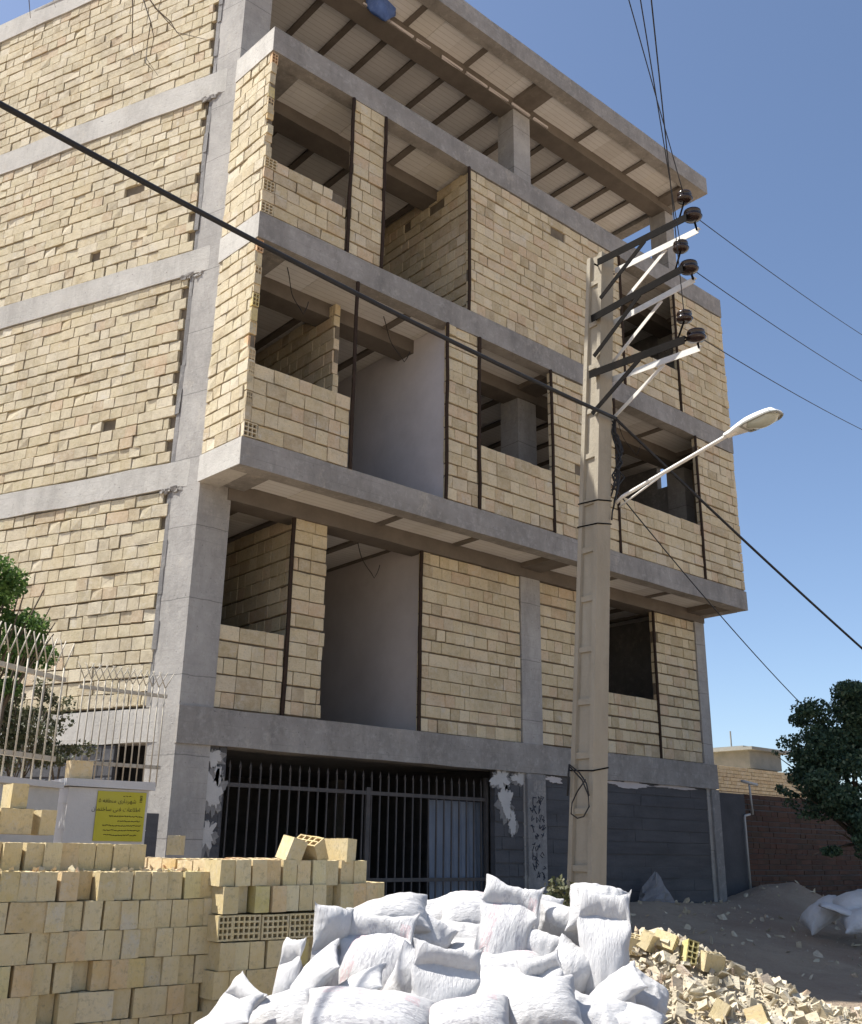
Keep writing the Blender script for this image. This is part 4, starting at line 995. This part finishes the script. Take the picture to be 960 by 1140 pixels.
# ------------------------------------------------------------------ stacked clay blocks
ORD = 'first second third fourth fifth sixth seventh eighth ninth tenth eleventh twelfth thirteenth fourteenth fifteenth sixteenth seventeenth eighteenth nineteenth twentieth'.split()
ORD += ['twenty-'+o for o in ORD[:9]]
rnd = random.Random(17)
PY = -5.6
def course(stack, cname, xa, xb, z0, y, group, tiltp=.12, miss=.0, grid=False, slope=0.0, named=True):
    """a row of blocks standing side by side; returns nothing"""
    x = xa; k = 0
    while x < xb-.03:
        wide = rnd.random() < .07 and not grid
        w_ = (.2 if wide else BW)
        if grid: w_ = .19 if rnd.random() < .6 else BW
        gap = rnd.choice([.003, .004, .005, .007, .018 if rnd.random() < .5 else .004])
        xc = x+w_/2; zz = z0+BH/2+slope*(x-xa)+rnd.uniform(0, .003)
        lab = f'cream clay block, {ORD[k]} from the left in the {cname} of the {stack}'
        if grid: me = GRID[0] if w_ > .15 else GRID[1]; rot = (0, rnd.uniform(-.01, .01), rnd.uniform(-.02, .02))
        else:
            me = rnd.choice(BMW) if wide else rnd.choice(BM)
            t = rnd.uniform(-.02, .02)+(rnd.choice([-.07, .06]) if rnd.random() < tiltp else 0)
            rot = (rnd.uniform(-.012, .012), t*.5, rnd.uniform(-.03, .03)+t*.5)
        yo = y+rnd.uniform(-.012, .012)+(rnd.choice([.07, .045]) if rnd.random() < .07 else 0)+(.1 if not wide else .0525)
        if rnd.random() >= miss: place(me, (xc, yo, zz), rot, 'clay_block', lab, 'brick', group)
        x += w_+gap; k += 1
def grid_block(w_, nx):
    mb = MB(); hollow_face(mb, V((-w_/2, -.1, -BH/2+.002)), V((1, 0, 0)), V((0, 0, 1)), V((0, -1, 0)), w_, BH-.008, nx, 4, .2)
    me = bpy.data.meshes.new('clay_block'); me.from_pydata(mb.v, [], mb.f); me.materials.append(M['block_obj']); me.update(); return me
GRID = [grid_block(.19, 5), grid_block(BW, 3)]
zt = onY(100, 971, PY).z; PITCH_Z = BH+.004
names = ['top course', 'second course down', 'third course down', 'fourth course down', 'fifth course down', 'sixth course down', 'seventh course down', 'eighth course down', 'ninth course down']
xl_ = onY(-20, 1000, PY).x; xr_ = onY(243, 1000, PY).x
for c in range(8):
    z0 = zt-BH-c*PITCH_Z
    if z0 < -.72: break
    course('left stack', names[c], xl_+rnd.uniform(-.06, .02), xr_+rnd.uniform(-.03, .03), z0, PY+rnd.uniform(-.012, .012), f'left stack, {names[c]}')
# extra rows set back on top of it
y2_ = PY+.28; zt2 = zt
course('set-back upper row', 'lower tier', onY(-15, 940, y2_).x, onY(157, 940, y2_).x-.01, zt2, y2_, 'set-back upper row', .05)
y3_ = PY+.85; z3_ = onY(30, 929, y3_).z
course('far-left raised row', 'lower tier', onY(-20, 915, y3_).x, onY(40, 915, y3_).x, z3_, y3_, 'far-left raised row', .05)
p = onY(53, 915, y3_); place(BM[1], (p.x, y3_+.1, z3_+BH/2), (0, 0, .05), 'clay_block', 'cream clay block standing apart at the right end of the far-left raised row')
p = onY(24, 888, y3_); place(BM[2], (p.x, y3_+.12, z3_+BH*1.5+.003), (0, 0, -.04), 'clay_block', 'single cream clay block on top of the far-left raised row')
# right stack, a little nearer
PY2 = PY-.13; xa2 = onY(249, 1000, PY2).x
zt_r = onY(330, 958, PY2).z
for c in range(7):
    z0 = zt_r-BH-c*PITCH_Z
    if z0 < -.72: break
    end = onY((405, 436, 420, 440, 455, 460, 460)[c], 1000, PY2).x
    course('right stack', names[c], xa2+(0 if c % 2 else -.02), end, z0, PY2+(.02 if c == 0 else 0), f'right stack, {names[c]}', .1, grid=(c == 2), slope=.012 if c == 1 else 0)
# loose blocks lying on the right stack
for (px, py, rot, lab) in ((345, 951, (.15, -.55, .2), 'cream clay block tipped up on end on the right stack, its cells showing'),
                           (378, 952, (0, .05, .3), 'cream clay block lying level at the right end of the right stack top'),
                           (324, 958, (.1, .32, -.2), 'cream clay block leaning against the tipped one on the right stack')):
    p = onY(px, py, PY2+.12); place(rnd.choice(BM), (p.x, p.y, max(p.z, zt_r+BH*.42)), rot, 'clay_block', lab)
# the depth of both stacks behind the front courses (tops seen edge-on)
mb = MB(); blk = BM[0]
bv = [tuple(v.co) for v in blk.vertices]; bf = [tuple(p.vertices) for p in blk.polygons]
def add_block(x, y, z, rz):
    i = len(mb.v); c_, s_ = math.cos(rz), math.sin(rz)
    mb.v += [(x+a*c_-b_*s_, y+a*s_+b_*c_, z+q) for a, b_, q in bv]; mb.f += [tuple(i+q for q in f) for f in bf]; mb.mi += [0]*len(bf)
for (xa, xb, zz, ya, nr, lay) in ((xl_, xr_, zt, PY+.215, 5, 2), (xa2, onY(400, 1000, PY2).x, zt_r, PY2+.215, 5, 3), (onY(-15, 940, y2_).x, onY(150, 940, y2_).x, zt+BH, y2_+.21, 2, 1)):
    for r_ in range(nr):
        for l_ in range(lay):
            x = xa
            while x < xb-.06:
                if rnd.random() > .03: add_block(x+BW/2, ya+.1+r_*.208+rnd.uniform(-.01, .01), zz-BH/2-l_*PITCH_Z+rnd.uniform(-.012, .006), rnd.uniform(-.03, .03))
                x += BW+rnd.uniform(0, .006)
mb.box(xl_+.22, PY+.23, -.8, onY(400, 1000, PY2).x-.05, PY+1.2, zt-BH*2.2)
# block crumbs scattered over the tops
for _ in range(260):
    x = rnd.uniform(xl_, onY(400, 1000, PY2).x); y = rnd.uniform(PY+.02, PY+1.1); s_ = rnd.uniform(.006, .02)
    mb.obox((x, y, zt+s_*.4), ((rnd.random()-.5, rnd.random()-.5, rnd.random()-.5), (rnd.random(), .2, rnd.random()-.5), (0.1, rnd.random()-.5, 1)), (s_, s_*.7, s_*.5))
tag(mb.build('clay_blocks', M['block'], None), 'cream clay blocks filling the depth of the stacks behind their front courses', 'bricks', kind='stuff')

# ------------------------------------------------------------------ sacks: inflated, slumped cloth
def sim_sack(w, h, fill, seed, gvec, grav=.0012, floor=None, nx=26, ny=40, steps=150, hydro=.03, bend=0.0):
    r_ = np.random.RandomState(seed)
    U, Vv = np.meshgrid(np.linspace(0, 1, nx+1), np.linspace(0, 1, ny+1))
    idxA = np.arange((nx+1)*(ny+1)).reshape(ny+1, nx+1)
    inner = np.zeros_like(idxA, bool); inner[1:-1, 1:-1] = True
    idxB = idxA.copy(); base = idxA.size; idxB[inner] = base+np.arange(inner.sum())
    Pa = np.stack([(U-.5)*w, (Vv-.5)*h, np.zeros_like(U)], -1).reshape(-1, 3); uvA = np.stack([U, Vv], -1).reshape(-1, 2)
    Pb = Pa.reshape(ny+1, nx+1, 3)[inner]; uvB = np.stack([1.15-U, Vv], -1)[inner]
    X_ = np.concatenate([Pa, Pb]); uv = np.concatenate([uvA, uvB])
    X_[:base, 2] += np.where(inner.ravel(), .012, 0); X_[base:, 2] -= .012
    X_ += r_.normal(0, .0022, X_.shape)
    if bend: X_[:, 2] += bend*(X_[:, 1]/h)**2
    groups = []
    def addg(a, b_, L, k):
        a, b_ = a.ravel(), b_.ravel()
        # colour the pairs so that no vertex repeats inside a batch
        used = {}; cols = []
        for i, (p, q) in enumerate(zip(a, b_)):
            c = 0
            while c in used.get(p, ()) or c in used.get(q, ()): c += 1
            used.setdefault(p, set()).add(c); used.setdefault(q, set()).add(c)
            while len(cols) <= c: cols.append([])
            cols[c].append(i)
        for c in cols: groups.append((a[c], b_[c], L, k))
    dx, dy = w/nx, h/ny
    for I in (idxA, idxB):
        sl = slice(None)
        ha, hb = I[:, :-1], I[:, 1:]; va, vb = I[:-1], I[1:]
        if I is idxB: ha, hb = ha[1:-1], hb[1:-1]; va, vb = va[:, 1:-1], vb[:, 1:-1]
        addg(ha, hb, dx, 1.0); addg(va, vb, dy, 1.0)
        dg = math.hypot(dx, dy)
        addg(I[:-1, :-1], I[1:, 1:], dg, .25); addg(I[:-1, 1:], I[1:, :-1], dg, .25)
        addg(I[:, :-3], I[:, 3:], 3*dx, .02); addg(I[:-3], I[3:], 3*dy, .02)
    F_ = []
    for j in range(ny):
        for i in range(nx):
            F_.append((idxA[j, i], idxA[j, i+1], idxA[j+1, i+1], idxA[j+1, i])); F_.append((idxB[j, i], idxB[j+1, i], idxB[j+1, i+1], idxB[j, i+1]))
    F_ = np.array(F_); T = np.concatenate([F_[:, [0, 1, 2]], F_[:, [0, 2, 3]]])
    vmax = w**3*(h/(math.pi*w)-.142*(1-10**(-h/w)))*1.05; target = vmax*fill
    prev = X_.copy(); g_ = np.array(gvec, float); g_ /= np.linalg.norm(g_)
    for st in range(steps):
        a, b_, c = X_[T[:, 0]], X_[T[:, 1]], X_[T[:, 2]]
        nr = np.cross(b_-a, c-a)/2; vol = (a*nr).sum()/3
        vn = np.zeros_like(X_)
        for q in range(3):
            for ax_ in range(3): vn[:, ax_] += np.bincount(T[:, q], nr[:, ax_], len(X_))
        area = np.sqrt((vn*vn).sum(1)); vn /= area[:, None]+1e-9
        push = np.clip((target-vol)/(area.sum()/3), -.004, .006)
        depth = X_@g_; hyd = depth-np.average(depth, weights=area)
        vel = (X_-prev)*.80; prev = X_.copy()
        X_ = X_+np.clip(vel, -.008, .008)+vn*(push*.9+hyd*hydro)[:, None]+g_*grav
        for _ in range(5):
            for (ia, ib, L, k) in groups:
                d = X_[ib]-X_[ia]; l = np.sqrt((d*d).sum(1))+1e-9; s_ = (l-L)/l*.5*k
                if k < .1: s_ = np.where(l < L*.7, s_, s_*.1)
                s_ = d*s_[:, None]; X_[ia] += s_; X_[ib] -= s_
            if floor is not None:
                over = X_@g_-floor; m_ = over > 0
                X_[m_] -= g_*over[m_][:, None]; prev[m_] = prev[m_]*.2+X_[m_]*.8
    X_ -= (X_.max(0)+X_.min(0))/2
    return X_, F_, uv
def sack_mesh(name, data, mat, seed, wr=.0095):
    X_, F_, uv = data; me = bpy.data.meshes.new(name); rr_ = random.Random(seed); off = V((rr_.random()*9, rr_.random()*9, rr_.random()*9))
    me.from_pydata([tuple(p) for p in X_], [], [tuple(int(i) for i in f) for f in F_])
    ul = me.uv_layers.new(name='UVMap'); li = np.zeros(len(me.loops), dtype=np.int32); me.loops.foreach_get('vertex_index', li)
    ul.data.foreach_set('uv', uv[li].ravel())
    me.update()
    nr = [v.normal.copy() for v in me.vertices]
    for i, (v, n_) in enumerate(zip(me.vertices, nr)):
        u_, v_ = uv[i]; q = v.co+off
        e_ = min(v_, 1-v_); es = min(u_ % 1, 1-u_ % 1)
        pleat = mnoise.noise(V((u_*13, v_*2.2, off.x)))*.015*math.exp(-e_/.10)+mnoise.noise(V((u_*2.2, v_*22, off.y)))*.011*math.exp(-max(0, es)/.10)
        r1 = 1-abs(mnoise.noise(q*5.5))*2.2; r2 = 1-abs(mnoise.noise(V((q.x*14, q.y*9, q.z*14))))*2
        k = pleat+max(-.4, r1)*wr*.9+max(-.3, r2)*wr*.55+mnoise.noise(q*3)*wr*1.6
        v.co += n_*k
        for cu, cv in ((0, 0), (1, 0), (0, 1), (1, 1)):
            if seed*7 % 5 == cu+2*cv: continue
            dc = math.hypot((min(1, u_)-cu)*.47, (v_-cv)*.74); v.co += V((.5*(2*cu-1), .9*(2*cv-1), .35)).normalized()*(.028*math.exp(-(dc/.05)**2))
    me.polygons.foreach_set('use_smooth', [True]*len(me.polygons)); me.materials.append(mat); me.update(); return me
SK = {}
SK['plump'] = sim_sack(.47, .74, 1.1, 1, (0, 0, -1), .0007, .09, hydro=.015)
SK['flat'] = sim_sack(.48, .74, .80, 2, (0, 0, -1), .0014, .07, bend=-.10, hydro=.03)
SK['stand'] = sim_sack(.46, .80, 1.02, 3, (0, -1, .1), .00012, .36, hydro=.016)
SK['lean'] = sim_sack(.46, .76, .84, 4, (.25, -1, .3), .00022, .33, bend=.22, hydro=.02)
SK['half'] = sim_sack(.48, .80, .58, 5, (.12, -1, .1), .0002, .34, hydro=.035)
SK['slump'] = sim_sack(.49, .74, .86, 6, (.45, .25, -1), .0014, .08, bend=-.20, hydro=.04)
SM = {}
for k, (nm, d) in enumerate(SK.items()):
    SM[nm] = sack_mesh('sack', d, M['sack'], k)
SM['print'] = sack_mesh('sack', SK['stand'], M['sack_print'], 40)
SM['print2'] = sack_mesh('sack', SK['plump'], M['sack_print'], 41)
KS = dict(plump=(.70, .66, .95), print2=(.8, .78, .95), flat=(.70, .68, .95), slump=(.68, .66, .62), stand=(.74, 1.04, .72), print=(.88, .95, .80), lean=(.70, .85, .72), half=(.62, .70, .75))
RH = V((.756, -.655, 0)); TW = V((-.655, -.756, 0)); UZ = V((0, 0, 1))
def mixv(t): return RH*t[0]+UZ*t[1]+TW*t[2]
def put_sack(px, py, D, kind, L, Nn, size, label, group='white sacks in the heap'):
    """centre seen at (px,py) at distance D; L = length axis and Nn = face normal in (right, up, towards) terms"""
    c = at(px, py, D); y = mixv(L).normalized(); z = mixv(Nn); z = (z-y*z.dot(y)).normalized(); x = y.cross(z)
    o = bpy.data.objects.new('sack', SM[kind]); COL.objects.link(o)
    k_ = KS[kind] if group != 'buried' else (.8, .8, .9)
    if not isinstance(size, tuple): size = (size,)*3
    s_ = tuple(a*b_ for a, b_ in zip(size, k_)); m_ = Matrix(((x.x, y.x, z.x, c.x), (x.y, y.y, z.y, c.y), (x.z, y.z, z.z, c.z), (0, 0, 0, 1)))
    o.matrix_world = m_ @ Matrix.Diagonal((s_[0], s_[1], s_[2], 1)) if isinstance(s_, tuple) else m_ @ Matrix.Scale(s_, 4)
    sb_ = o.modifiers.new('smooth', 'SUBSURF'); sb_.levels = 1; sb_.render_levels = 1
    return tag(o, label, 'sack', 'buried white sacks' if group == 'buried' else group)
S_ = [
 (392, 1108, 5.35, 'slump', (.9, .3, .1), (-.3, .7, .7), (.7, .7, .9), 'small creased white sack between the printed sack and the left slope'),
 (452, 1100, 5.5, 'plump', (.4, .8, .1), (.2, .4, 1), (.62, .7, .9), 'small white sack just right of the printed sack, standing askew'),
 (532, 1064, 6.0, 'slump', (.9, -.2, .1), (.1, .6, .8), (.7, .7, .8), 'small folded white sack at the foot of the leaning centre sack'),
 (604, 1104, 5.55, 'lean', (-.3, .9, .1), (-.2, .2, 1), (.7, .62, .8), 'small white sack with a turned-down mouth left of the rounded one'),
 (686, 1106, 5.6, 'slump', (.8, .4, .1), (.3, .7, .7), (.62, .6, .8), 'small white sack crushed against the foot of the tall upright sack'),
 (674, 1062, 5.80, 'stand', (.03, 1, -.06), (-.15, .05, 1), (.88, .98, 1.0), 'tall white sack standing upright at the right side of the heap'),
 (667, 1009, 5.9, 'plump', (1, -.16, .05), (.1, .45, .9), (.80, .62, 1.2), 'white sack slumped over the top of the tall upright sack, pointed ear up'),
 (541, 1012, 6.6, 'print2', (1, -.06, .1), (.1, .85, .45), (.9, .9, 1.0), 'white sack lying across the crown of the heap, ridge folded'),
 (428, 1020, 6.0, 'plump', (1, .26, .1), (-.1, .75, .65), (.78, .92, 1.0), 'bright white sack at the upper left with one corner pulled to a point'),
 (418, 1075, 5.75, 'print', (.1, 1, -.25), (-.2, .2, 1), (1.05, .92, 1.0), 'upright white sack with faded red stripe and grey lettering'),
 (364, 1066, 5.75, 'half', (.12, 1, -.1), (.6, .1, 1), (.70, .86, .8), 'white sack with tall pointed tip left of the printed sack'),
 (323, 1094, 5.65, 'lean', (-.05, 1, -.1), (-.8, .2, 1), (.52, .78, .7), 'narrow white sack with a thin upright tip against the block stack'),
 (262, 1130, 5.5, 'lean', (.25, .8, .1), (-.5, .5, .7), (.85, .62, .9), 'small white sack at the far left foot with two raised corners'),
 (303, 1130, 5.35, 'flat', (1, .28, .1), (-.2, .8, .6), (.8, .8, 1.0), 'crumpled white sack low on the left of the heap'),
 (345, 1100, 5.5, 'slump', (.8, .6, .1), (-.5, .6, .7), (.9, .85, 1.0), 'creased white sack leaning up the left slope under the narrow tipped one'),
 (408, 1135, 5.05, 'print2', (1, -.06, .1), (.05, .8, .6), (1.05, 1.0, 1.05), 'large plump white sack with faint pink print at front centre left'),
 (494, 1108, 5.3, 'stand', (.1, .95, .1), (.1, -.1, 1), (1.05, .72, .9), 'white sack with a broad grey shaded front at the lower centre'),
 (484, 1020, 6.75, 'flat', (1, .25, 0), (0, .7, .7), (.9, .8, 1.0), 'white wrinkled sack behind the pointed-corner one at the upper left'),
 (505, 1052, 6.2, 'plump', (1, -.08, .1), (-.1, .55, .8), (.95, .88, 1.0), 'wrinkled white sack with light lettering in the middle of the heap'),
 (563, 1040, 6.0, 'print', (.22, 1, -.1), (-.15, .1, 1), (.85, .95, .9), 'white sack leaning upright at centre, a fold down its right side'),
 (604, 1024, 6.5, 'plump', (.2, .9, -.2), (.2, .3, .9), (.72, .60, .95), 'round topped white sack right of the leaning centre sack'),
 (622, 1052, 6.1, 'half', (.2, .9, .2), (-.3, .3, .9), (.95, .72, 1.0), 'white sack with gathered tied mouth left of the tall upright sack'),
 (630, 1094, 5.75, 'plump', (.4, .85, .2), (-.2, .2, 1), (.72, .72, 1.1), 'smooth rounded white sack below the gathered one'),
 (556, 1078, 5.85, 'print2', (1, .1, .1), (-.1, .85, .5), (.78, .86, .8), 'long flattened white sack across the middle of the heap'),
 (566, 1104, 5.5, 'slump', (1, -.25, .1), (.2, .7, .7), (1.0, .95, 1.0), 'pinkish white sack sagging below the long flattened one'),
 (592, 1128, 5.2, 'plump', (.9, .35, .2), (-.1, .7, .7), (.9, .85, 1.0), 'plump white sack with a blunt top at the bottom, right of centre'),
 (650, 1134, 5.35, 'flat', (1, -.2, .1), (.1, .8, .6), (1.0, .9, 1.1), 'white sack at the bottom edge under the rounded sack'),
 (690, 1136, 5.45, 'slump', (.9, -.35, .2), (.2, .75, .6), (.9, .8, 1.0), 'white sack at the bottom edge beneath the tall upright sack'),
 (713, 1100, 6.2, 'flat', (.8, -.5, .1), (.35, .8, .5), (.78, .66, 1.0), 'white sack sliding off the right edge towards the rubble'),
 (520, 1136, 5.05, 'print2', (1, .2, .1), (0, .8, .6), (.8, .65, .9), 'white sack low at the bottom between the shaded one and the plump one'),
 (455, 1062, 6.0, 'flat', (.5, .8, 0), (.1, .4, .9), (.95, .9, 1.0), 'white sack wedged between the printed sack and the middle one'),
 (588, 1078, 6.0, 'slump', (.3, .9, 0), (.1, .4, .9), (.95, .85, 1.0), 'white sack tucked under the leaning centre sack'),
 (238, 1150, 5.2, 'slump', (1, .3, .1), (-.2, .8, .6), (.9, .85, 1.0), 'white sack at the bottom left, mostly cut by the picture edge'),
]
for a in S_: put_sack(*a)
# lower layers that carry the heap (seen only from the side)
for k, (px, py, D, kind, L) in enumerate(((350, 1165, 5.6, 'plump', (1, .1, .2)), (440, 1165, 5.7, 'flat', (1, 0, .3)), (530, 1165, 5.6, 'plump', (1, -.1, .1)), (620, 1165, 5.7, 'slump', (1, .1, 0)), (660, 1165, 5.9, 'plump', (.9, 0, .5)),
      (480, 1100, 6.2, 'plump', (1, 0, .2)), (560, 1110, 6.3, 'plump', (1, .1, 0)), (640, 1115, 6.4, 'plump', (1, 0, .1)), (400, 1110, 6.2, 'slump', (1, 0, .2)), (670, 1115, 6.6, 'plump', (.7, 0, .6)), (600, 1070, 6.7, 'plump', (1, 0, 0)), (520, 1065, 6.8, 'plump', (1, 0, .3)), (280, 1165, 5.4, 'plump', (1, 0, .3)))):
    put_sack(px, py, D, kind, L, (.05, 1, .2), 1.0, 'white sack in the buried lower layers of the heap', 'buried')
# distant sacks in the shade at right
for px, py, D, kind, L, s_, lab in ((915, 1014, 17.4, 'plump', (.8, .5, .1), 1.35, 'grey-white sack in the shade, leftmost of the group by the brick wall'),
                                    (940, 1018, 17.0, 'slump', (.8, -.5, .2), 1.35, 'grey-white sack in the shade, flattened one in the middle by the brick wall'),
                                    (957, 1003, 17.3, 'plump', (1, .2, 0), 1.5, 'grey-white sack in the shade on top of the others by the brick wall'),
                                    (966, 1022, 16.9, 'plump', (.9, .1, .2), 1.4, 'grey-white sack in the shade cut by the right picture edge')):
    put_sack(px, py, D, kind, L, (0, 1, .4), s_, lab, 'sacks by the brick wall')
# dusty plastic heap by the base wall
c = onY(729, 1003, -.35); mb = MB(); n = 14; rings = []
for k in range(7):
    t = k/6; rings.append(len(mb.v))
    for q in range(n):
        a = 2*math.pi*q/n; r_ = .32*(1-t)**.8*(1+.6*mnoise.noise(V((math.cos(a)*2, math.sin(a)*2, t*3))))+.015
        mb.v.append((c.x+r_*math.cos(a)*1.1+t*.08, c.y+r_*math.sin(a)*.7, gz(c.x, c.y)-.03+t*.5+.06*mnoise.noise(V((a*2, t*5, 3)))))
for a_, b_ in zip(rings, rings[1:]):
    for q in range(n): mb.f.append((a_+q, a_+(q+1) % n, b_+(q+1) % n, b_+q)); mb.mi.append(0)
mb.f.append(tuple(rings[-1]+q for q in range(n))); mb.mi.append(0)
tag(mb.build('plastic_sheet', M['rag'], None, False), 'crumpled dusty grey plastic heaped against the dark base wall', 'plastic sheet')

# ------------------------------------------------------------------ rubble heap at right
def heap(x, y):
    h_ = 0
    for (cx_, cy_, rx, ry, H) in HP:
        d = ((x-cx_)/rx)**2+((y-cy_)/ry)**2; h_ = max(h_, H*max(0, 1-d)**.75 if d < 1 else 0)
    return h_
pk = at(722, 1036, 8.3); p2 = at(808, 1078, 8.3); p3 = at(790, 1112, 7.2); p4 = at(890, 1120, 7.9); p5 = at(735, 1090, 7.2)
HP = [(q.x, q.y, r1, r2, max(.1, q.z-gz(q.x, q.y))) for q, r1, r2 in ((pk, .95, .9), (p2, .9, .9), (p3, .9, .8), ((pk+p2)/2, .9, .9), (p4, 1.1, .8), (p5, .9, .9), ((p2+p4)/2, .95, .8))]
HP = [(a, b_, c, d, e) for a, b_, c, d, e in HP]
cx_ = sum(h_[0] for h_ in HP)/7; cy_ = sum(h_[1] for h_ in HP)/7
mb = MB(); n = 70; R_ = 2.9
for j in range(n+1):
    for i in range(n+1):
        x, y = cx_-R_+2*R_*i/n, cy_-R_+2*R_*j/n; g_ = gz(x, y); hh = heap(x, y)
        mb.v.append((x, y, g_-.03+hh*(.93)+(mnoise.noise(V((x*4, y*4, 1)))*.05 if hh > 0 else 0)))
for j in range(n):
    for i in range(n): mb.f.append((j*(n+1)+i, j*(n+1)+i+1, (j+1)*(n+1)+i+1, (j+1)*(n+1)+i)); mb.mi.append(0)
rnd = random.Random(77); mb.m = 0
def shard(x, y, s_):
    hh = heap(x, y)
    if hh <= .0 and rnd.random() > .12: return
    z = gz(x, y)+hh*.96+s_*.25
    ax = [V((rnd.gauss(0, 1), rnd.gauss(0, 1), rnd.gauss(0, 1))).normalized() for _ in range(2)]
    X1 = ax[0]; Y1 = X1.cross(ax[1]).normalized(); Z1 = X1.cross(Y1)
    a, b_, c = s_, s_*rnd.uniform(.45, .9), s_*rnd.uniform(.1, .4)
    p = []
    for sz in (-1, 1):
        for sx_, sy_ in ((-1, -1), (1, -1), (1, 1), (-1, 1)):
            p.append(V((x, y, z))+X1*(a*sx_*rnd.uniform(.55, 1))+Y1*(b_*sy_*rnd.uniform(.5, 1))+Z1*(c*sz*rnd.uniform(.7, 1)))
    mb.hexa(p)
for _ in range(30000):
    x, y = rnd.uniform(cx_-R_, cx_+R_), rnd.uniform(cy_-R_, cy_+R_); q = rnd.random()
    shard(x, y, .010+.058*q**5+(.05*rnd.random() if rnd.random() < .012 else 0))
rub = mb.build('rubble', M['block'], None); tag(rub, 'heap of broken cream block rubble right of the sacks', 'rubble', kind='stuff')
M['rubble'] = mat_brick('rubble_clay', [(0, (.46, .39, .27)), (.25, (.58, .51, .37)), (.5, (.43, .36, .25)), (.7, (.60, .54, .42)), (.85, (.38, .33, .26)), (.93, (.50, .35, .23)), (1, (.50, .48, .43))], sfac=.45); rub.data.materials[0] = M['rubble']
for px, py, me, rot, lab in ((792, 1066, BMW[1], (.25, .15, -.35), 'whole cream block resting on the far edge of the rubble'),
                             (741, 1043, GRID[1], (.3, .5, .4), 'broken block with square cells open, near the top of the rubble heap'),
                             (722, 1043, BMW[2], (.5, .15, .3), 'cream block half buried at the top of the rubble heap'),
                             (767, 1056, BM[2], (1.35, .3, -.6), 'flat cream block slab lying down the far slope of the rubble'),
                             (802, 1121, BMW[0], (.5, .25, .5), 'large cream block in the nearer part of the rubble'),
                             (845, 1131, BM[1], (1.2, .2, .3), 'cream block lying on its side at the bottom of the rubble'),
                             (700, 1045, BM[0], (.2, -.3, .5), 'cream block at the rubble top beside the tall sack'),
                             (770, 1136, GRID[0], (.5, .1, -.4), 'celled block piece at the bottom picture edge in the rubble')):
    best = None
    for k in range(80):
        D_ = 6.9+k*.04; q = at(px, py, D_)
        if q.z <= gz(q.x, q.y)+heap(q.x, q.y)+.05: best = q; break
    q = best or at(px, py, 7); o = place(me, tuple(q-V((0, 0, .03))), rot, 'clay_block', lab); o.scale = (.8, .8, .8)

mb = MB(); rnd = random.Random(31)
for _ in range(1500):
    x = rnd.uniform(-1, 17); y = -.1-rnd.random()**1.4*8; s_ = .008+.05*rnd.random()**5
    if y < -7.5 and x < 1: continue
    mb.obox((x, y, gz(x, y)+s_*.25), [V((rnd.gauss(0, 1), rnd.gauss(0, 1), rnd.gauss(0, 1))) , V((rnd.gauss(0, 1), rnd.gauss(0, 1), rnd.gauss(0, 1))), V((rnd.gauss(0, 1), rnd.gauss(0, 1), rnd.gauss(0, 1)))], (s_, s_*.7, s_*.5))
tag(mb.build('gravel', M['rubble'], None), 'small stones and brick crumbs strewn over the dusty ground', 'stones', kind='stuff')

# ------------------------------------------------------------------ daylight
EL = RAD(59); AZ = V((-.75, .66, 0)).normalized()
sd = AZ*math.cos(EL)+V((0, 0, math.sin(EL)))
L_ = bpy.data.lights.new('sun', 'SUN'); L_.energy = 3.7; L_.angle = RAD(.53); L_.color = (1, .965, .90)
so_ = bpy.data.objects.new('sun', L_); COL.objects.link(so_); so_.rotation_euler = (-sd).to_track_quat('-Z', 'Y').to_euler()
W_ = bpy.data.worlds.new('World'); SC.world = W_; W_.use_nodes = True
nt = W_.node_tree; bg = nt.nodes['Background']; sk = nt.nodes.new('ShaderNodeTexSky'); sk.sky_type = 'NISHITA'; sk.sun_disc = False
sk.sun_elevation = EL; sk.sun_rotation = math.atan2(AZ.x, AZ.y); sk.altitude = 1500; sk.air_density = 1.0; sk.dust_density = 3.6; sk.ozone_density = 1.8
nt.links.new(sk.outputs[0], bg.inputs[0]); bg.inputs[1].default_value = .075
SC.view_settings.view_transform = 'Standard'; SC.view_settings.look = 'None'; SC.view_settings.gamma = 1; SC.view_settings.exposure = 1.32
SC.cycles.max_bounces = 8; SC.cycles.diffuse_bounces = 5
